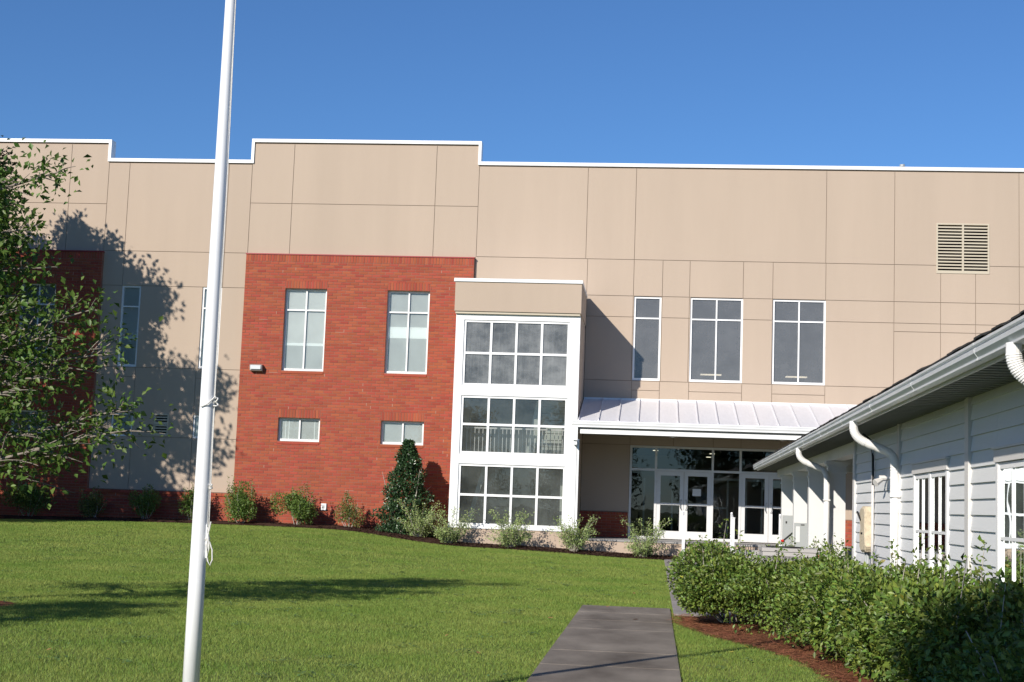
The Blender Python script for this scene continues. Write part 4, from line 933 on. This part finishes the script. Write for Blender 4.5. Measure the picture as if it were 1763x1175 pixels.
def shrub(base, h, rx_, ry_, n, lsize, m, label, group=None, name='shrub', shoots=6, cone=0.0, zb=0.0, yellow=0, bare=0.0, seed=1, lumps=7, stemr=0.012, nst=7, shell=0.35, flat=0.0):
    rs = np.random.default_rng(seed); bx, by = base; bz = float(H(bx, by)) + (0.05 if by > 40 else 0.03)
    t = thing(name, (bx, by, bz), label, 'shrub', group)
    # lumpy crown: union of ellipsoid clumps
    L = []
    for i in range(lumps):
        a = i * 2.4 + rs.uniform(-.4, .4); rr = rs.uniform(0.25, 0.62) if i else 0; zz = rs.uniform(0.30, 0.75)
        L.append((rr * math.cos(a), rr * math.sin(a), zz, rs.uniform(0.34, 0.52)))
    P = np.empty((0, 3)); O = np.empty((0, 3))
    while len(P) < n:
        k = rs.integers(0, lumps, n); c = np.array(L)[k]; d = rs.normal(size=(n, 3)); d /= np.linalg.norm(d, axis=1, keepdims=True)
        rad = 1 - np.abs(rs.normal(size=n)) * shell; rad = np.clip(rad, 0.05, 1.12)
        if cone:
            z = rs.uniform(0, 1, n) ** 1.35; an = np.arctan2(d[:, 1], d[:, 0]); rr = (0.10 + 0.90 * (1 - z) ** 0.8) * (0.84 + 0.17 * np.sin(z * 19 + an * 3) + 0.14 * np.sin(z * 31 - an * 2 + 1)) * np.sqrt(rs.uniform(0.12, 1.1, n))
            q = np.stack([rr * np.cos(an), rr * np.sin(an), z], -1)
        else:
            q = c[:, :3] + d * (c[:, 3] * rad)[:, None] * np.array([1, 1, 0.75])
        ok = (q[:, 2] > zb) & (q[:, 2] < 1.0 + (0.05 if flat == 0 else 0.0) * 1)
        if bare: ok &= ~((q[:, 2] < bare) & (rs.uniform(0, 1, n) < 0.75))
        P = np.concatenate([P, q[ok]]); O = np.concatenate([O, d[ok]])
    P = P[:n]; O = O[:n]
    sc3 = np.array([rx_ * 1.05, ry_ * 1.05, h]); C = P * sc3 + np.array([bx, by, bz])
    # stems
    st_ = MB(); tips = []
    for i in range(nst):
        a = i * 2.4 + rs.uniform(-0.4, 0.4); r = rs.uniform(0.35, 0.8); e = np.array([bx + rx_ * r * math.cos(a), by + ry_ * r * math.sin(a), bz + h * rs.uniform(0.5, 0.85)])
        s0 = np.array([bx + 0.06 * math.cos(a), by + 0.06 * math.sin(a), bz - 0.03]); m_ = s0 * 0.45 + e * 0.55 + np.array([0, 0, -0.12 * h]) + rs.normal(size=3) * 0.04
        bz_ = bez(s0, m_, e, 7); st_.tube(bz_, [stemr * (1.2 - 0.17 * k) for k in range(7)], 5, False)
        for j in range(3):
            k = 2 + j; e2 = bz_[k] + rs.normal(size=3) * np.array([rx_, ry_, h]) * 0.15 + np.array([0, 0, 0.10 * h]); st_.tube(bez(bz_[k], (bz_[k] + e2) / 2 + 0.02, e2, 4), [stemr * 0.5, stemr * 0.4, stemr * 0.28, stemr * 0.1], 4, False)
    for i in range(shoots):
        a = rs.uniform(0, 6.28); r = rs.uniform(0.1, 0.7); p0 = np.array([bx + rx_ * r * math.cos(a), by + ry_ * r * math.sin(a), bz + h * rs.uniform(0.65, 0.85)])
        e = p0 + np.array([rs.uniform(-.15, .15), rs.uniform(-.15, .15), 1]) * h * rs.uniform(0.28, 0.55); st_.tube([p0, (p0 + e) / 2, e], [0.005, 0.004, 0.002], 4, False)
        k = 34; f = rs.uniform(0, 1, k)[:, None]; C = np.concatenate([C, p0 + (e - p0) * f + rs.normal(size=(k, 3)) * lsize * 0.45]); O = np.concatenate([O, rdir(k)])
    st_.build('stems', M['stem'], t, kind='stuff')
    if yellow:
        sel = rs.choice(len(C), yellow, replace=False); mk = np.zeros(len(C), bool); mk[sel] = True
        foliage(t, M['yellow_leaf'], C[mk], lsize, 0.6, O[mk], name='yellow_leaves'); C = C[~mk]; O = O[~mk]
    foliage(t, M[m], C, lsize, 0.56, O); return t

def arching(base, h, r, n_shoot, label, group, seed, lean=0.0):
    rs = np.random.default_rng(seed); bx, by = base; r *= 0.80; h *= 0.95; bz = float(H(bx, by)) + 0.06
    t = thing('variegated_shrub', (bx, by, bz), label, 'shrub', group); st_ = MB(); C = []; O = []
    for i in range(n_shoot):
        a = i * 2.399; rr = r * rs.uniform(0.45, 1.1) * (1.0 if i % 5 else 1.15); hh = h * (rs.uniform(0.22, 0.80) if i % 5 else rs.uniform(0.9, 1.08))
        s0 = np.array([bx + 0.1 * math.cos(a), by + 0.1 * math.sin(a), bz]); e = np.array([bx + lean + rr * math.cos(a), by + rr * math.sin(a), bz + hh])
        c = np.array([bx + 0.45 * rr * math.cos(a), by + 0.45 * rr * math.sin(a), bz + hh * 0.75]); B_ = bez(s0, c, e, 9); st_.tube(B_, [0.010 - 0.001 * k for k in range(9)], 4, False)
        k = 110; f = rs.uniform(0.12, 1, k) * 8; j = np.clip(f.astype(int), 0, 7); p = B_[j] + (B_[j + 1] - B_[j]) * (f - j)[:, None]
        C.append(p + rs.normal(size=(k, 3)) * np.array([0.055, 0.055, 0.05])); d = np.repeat((e - c)[None, :], k, 0); d /= np.linalg.norm(d[0]); O.append(d * 0.5 + rs.normal(size=(k, 3)) * 0.6)
    C = np.concatenate(C); O = np.concatenate(O); st_.build('stems', M['stem'], t, kind='stuff'); foliage(t, M['varieg_leaf'], C, 0.066, 0.45, O)

# shrubs along the school wall
GS = 'shrubs in the mulch bed along the school wall'
shrub((-21.5, 49.0), 1.2, 1.0, 0.6, 4600, 0.07, 'shrub_leaf', 'broad dark shrub in deep shade below the left brick wall, at the left edge', GS, seed=2)
shrub((-19.3, 49.1), 0.9, 0.6, 0.45, 2400, 0.07, 'sparse_leaf', 'small shaded shrub below the corner of the left brick wall', GS, seed=3)
shrub((-17.4, 49.1), 1.0, 0.6, 0.45, 2600, 0.07, 'shrub_leaf', 'shaded shrub below the small wall vent', GS, seed=4)
shrub((-15.75, 49.1), 1.05, 0.55, 0.45, 2600, 0.07, 'shrub_leaf', 'half shaded shrub just left of the flagpole at the wall', GS, seed=5)
shrub((-13.95, 48.8), 1.35, 0.72, 0.55, 5600, 0.07, 'shrub_leaf', 'bright green leafy shrub just right of the flagpole, at the brick corner', GS, seed=6, shoots=5)
shrub((-12.0, 48.8), 1.15, 0.85, 0.55, 5600, 0.07, 'shrub_leaf', 'green shrub with upright shoots below the first low window of the brick wall', GS, seed=7, shoots=7)
shrub((-10.22, 48.9), 1.05, 0.58, 0.45, 2000, 0.065, 'sparse_leaf', 'thin sparse shrub in front of the middle of the brick wall', GS, seed=8, shoots=3)
shrub((-8.25, 48.6), 3.15, 1.12, 0.95, 15000, 0.10, 'holly_leaf', 'tall dark green cone shaped holly beside the white tower', None, name='holly', seed=9, cone=1.0, shoots=0, stemr=0.03)
GV = 'variegated shrubs around the entrance tower'
for i, (x, y, h_, r_, lb) in enumerate(((-7.65, 47.65, 1.25, 1.05, 'pale variegated shrub at the foot of the tall holly'), (-6.45, 46.2, 1.10, 0.95, 'pale variegated shrub at the left corner of the white tower'),
        (-4.45, 45.85, 1.22, 0.9, 'pale variegated shrub in front of the middle of the tower windows'), (-2.45, 45.85, 1.12, 0.9, 'pale variegated shrub at the right corner of the white tower'),
        (-0.30, 45.7, 1.22, 1.0, 'pale variegated shrub in front of the porch, nearest the steps'))):
    arching((x, y), h_, r_, 30, lb, GV, 20 + i)

# clipped hedge shrubs beside the white building
GH = 'hedge shrubs beside the white building'
hed = [((1.12, 21.6), 1.12, 1.02, 1.15, 23000, 0.060, 'rounded hedge shrub at the far left end of the hedge, beside the path', 0.16),
       ((1.95, 20.25), 1.02, 0.98, 0.95, 17000, 0.060, 'hedge shrub in front of the air conditioner, second from the path', 0.5),
       ((2.22, 18.2), 1.02, 0.92, 1.35, 19000, 0.062, 'hedge shrub with bare grey branches showing at its base', 0.46),
       ((2.42, 16.2), 1.02, 0.90, 1.4, 22500, 0.063, 'dense hedge shrub in front of the downspout', 0.22),
       ((2.55, 14.2), 1.06, 0.86, 1.5, 25000, 0.064, 'dense hedge shrub with yellow leaves below the first white building window', 0.0),
       ((2.60, 12.0), 1.10, 0.82, 1.5, 26000, 0.066, 'leafy hedge shrub with a tall shoot between the two white building windows', 0.0),
       ((2.62, 9.7), 1.10, 0.80, 1.45, 25000, 0.062, 'hedge shrub in black shade at the bottom right corner', 0.0),
       ((2.65, 7.4), 1.0, 0.75, 1.1, 9000, 0.065, 'nearest hedge shrub, mostly beyond the right edge', 0.0)]
for i, (p, h_, a_, c_, n_, ls, lb, br_) in enumerate(hed):
    shrub(p, h_, a_, c_, n_, ls, 'hedge_leaf', lb, GH, name='hedge_shrub', shoots=9 if i > 2 else 5, yellow=110 if i in (3, 4, 5) else 40, bare=br_, seed=40 + i, lumps=15, nst=20, stemr=0.019, shell=0.3)
shrub((2.85, 23.0), 1.0, 0.45, 0.8, 6000, 0.05, 'hedge_leaf', 'dark shrub against the corner of the white building, right of the air conditioner', None, seed=60, lumps=8)
shrub((2.6, 27.0), 0.98, 0.85, 0.5, 5000, 0.05, 'hedge_leaf', 'low green shrub behind the air conditioner, below the electrical boxes', None, seed=61, lumps=8)

# trees
def ratB(z): return float(np.interp(z, [1.8, 2.6, 3.6, 4.6, 5.6, 6.4], [1.9, 2.3, 1.9, 1.3, 0.9, 0.3]))
tree((-10.15, 19.5, 0.0), 6.0, ratB, 2.0, 6.1, 30, 14, 11500, 0.105, 'young oak tree at the left edge whose branches reach in front of the shaded wall', r0=0.085,
     extra=[(-8.38, 19.4, 6.05), (-8.75, 19.3, 5.2), (-8.65, 19.6, 4.7), (-7.75, 19.3, 4.1), (-7.5, 19.5, 3.5), (-8.1, 19.2, 3.1), (-7.1, 19.3, 2.45), (-7.25, 19.5, 2.75), (-7.8, 19.2, 2.25), (-8.2, 19.0, 3.7)], seed=5, name='oak_tree', rise=0.30)
def ratA(z): return float(np.interp(z, [2.0, 5, 8.5, 11.0, 12.8, 14.3], [3.4, 4.2, 4.7, 3.9, 2.5, 0.5]))
tree((-24.1, 43.0, 0.3), 14.0, ratA, 1.4, 13.8, 54, 14, 62000, 0.20, 'large tree left of the view whose shadow falls on the tan and brick wall', m='far_leaf', r0=0.22, seed=8, name='shade_tree')
def ratC(z): return 1.7 if z < 3.4 else 1.7 - (z - 3.4) * 0.8
tree((-11.9, 12.2, 0.0), 4.6, ratC, 1.4, 4.9, 18, 10, 7000, 0.12, 'small tree left of the view that shades the near left of the lawn', m='far_leaf', r0=0.09, seed=12, name='small_tree')
def ratD(z): return float(np.interp(z, [5.0, 6.5, 8.5, 9.6], [0.8, 1.9, 1.75, 0.6]))
tree((-4.5, -3.1, 0.0), 8.0, ratD, 5.4, 9.2, 28, 14, 24000, 0.16, 'unseen tree added behind the viewpoint to shade the near end of the hedge', m='far_leaf', r0=0.14, seed=14, name='added_shade_tree', rise=0.1)  # added out of view, stands in for the unknown caster of the hedge shade
for i, (x, y, s) in enumerate(((-34, -48, 1.1), (-20, -44, 0.9), (-7, -50, 1.2), (7, -45, 1.0), (20, -49, 1.15), (34, -46, 1.0))):
    tree((x, y, 0.0), 9.5 * s, lambda z, s=s: float(np.interp(z, [1, 4, 8, 11.5], [4.2, 5.2, 4.6, 1.0])) * s, 1.2, 11.0 * s, 30, 10, 9000, 0.42,
         ['broad tree at the far left of the row behind the viewpoint', 'second tree from the left in the row behind the viewpoint', 'tallest tree of the row behind the viewpoint', 'tree right behind the white building path, in the row behind the viewpoint', 'second tree from the right in the row behind the viewpoint', 'broad tree at the far right of the row behind the viewpoint'][i], m='far_leaf', r0=0.25, seed=30 + i, name='background_tree', group='trees behind the viewpoint')
# mulch ring of the young oak
ring = MB(); n_ = 28
ring.v = [(-9.6 + 0.9 * math.cos(6.2832 * k / n_), 19.5 + 0.9 * math.sin(6.2832 * k / n_), 0.006) for k in range(n_)] + [(-9.6, 19.5, 0.08)]
ring.f = [(k, (k + 1) % n_, n_) for k in range(n_)]
ring.build('mulch_ring', M['straw_bed'], None, kind='structure')
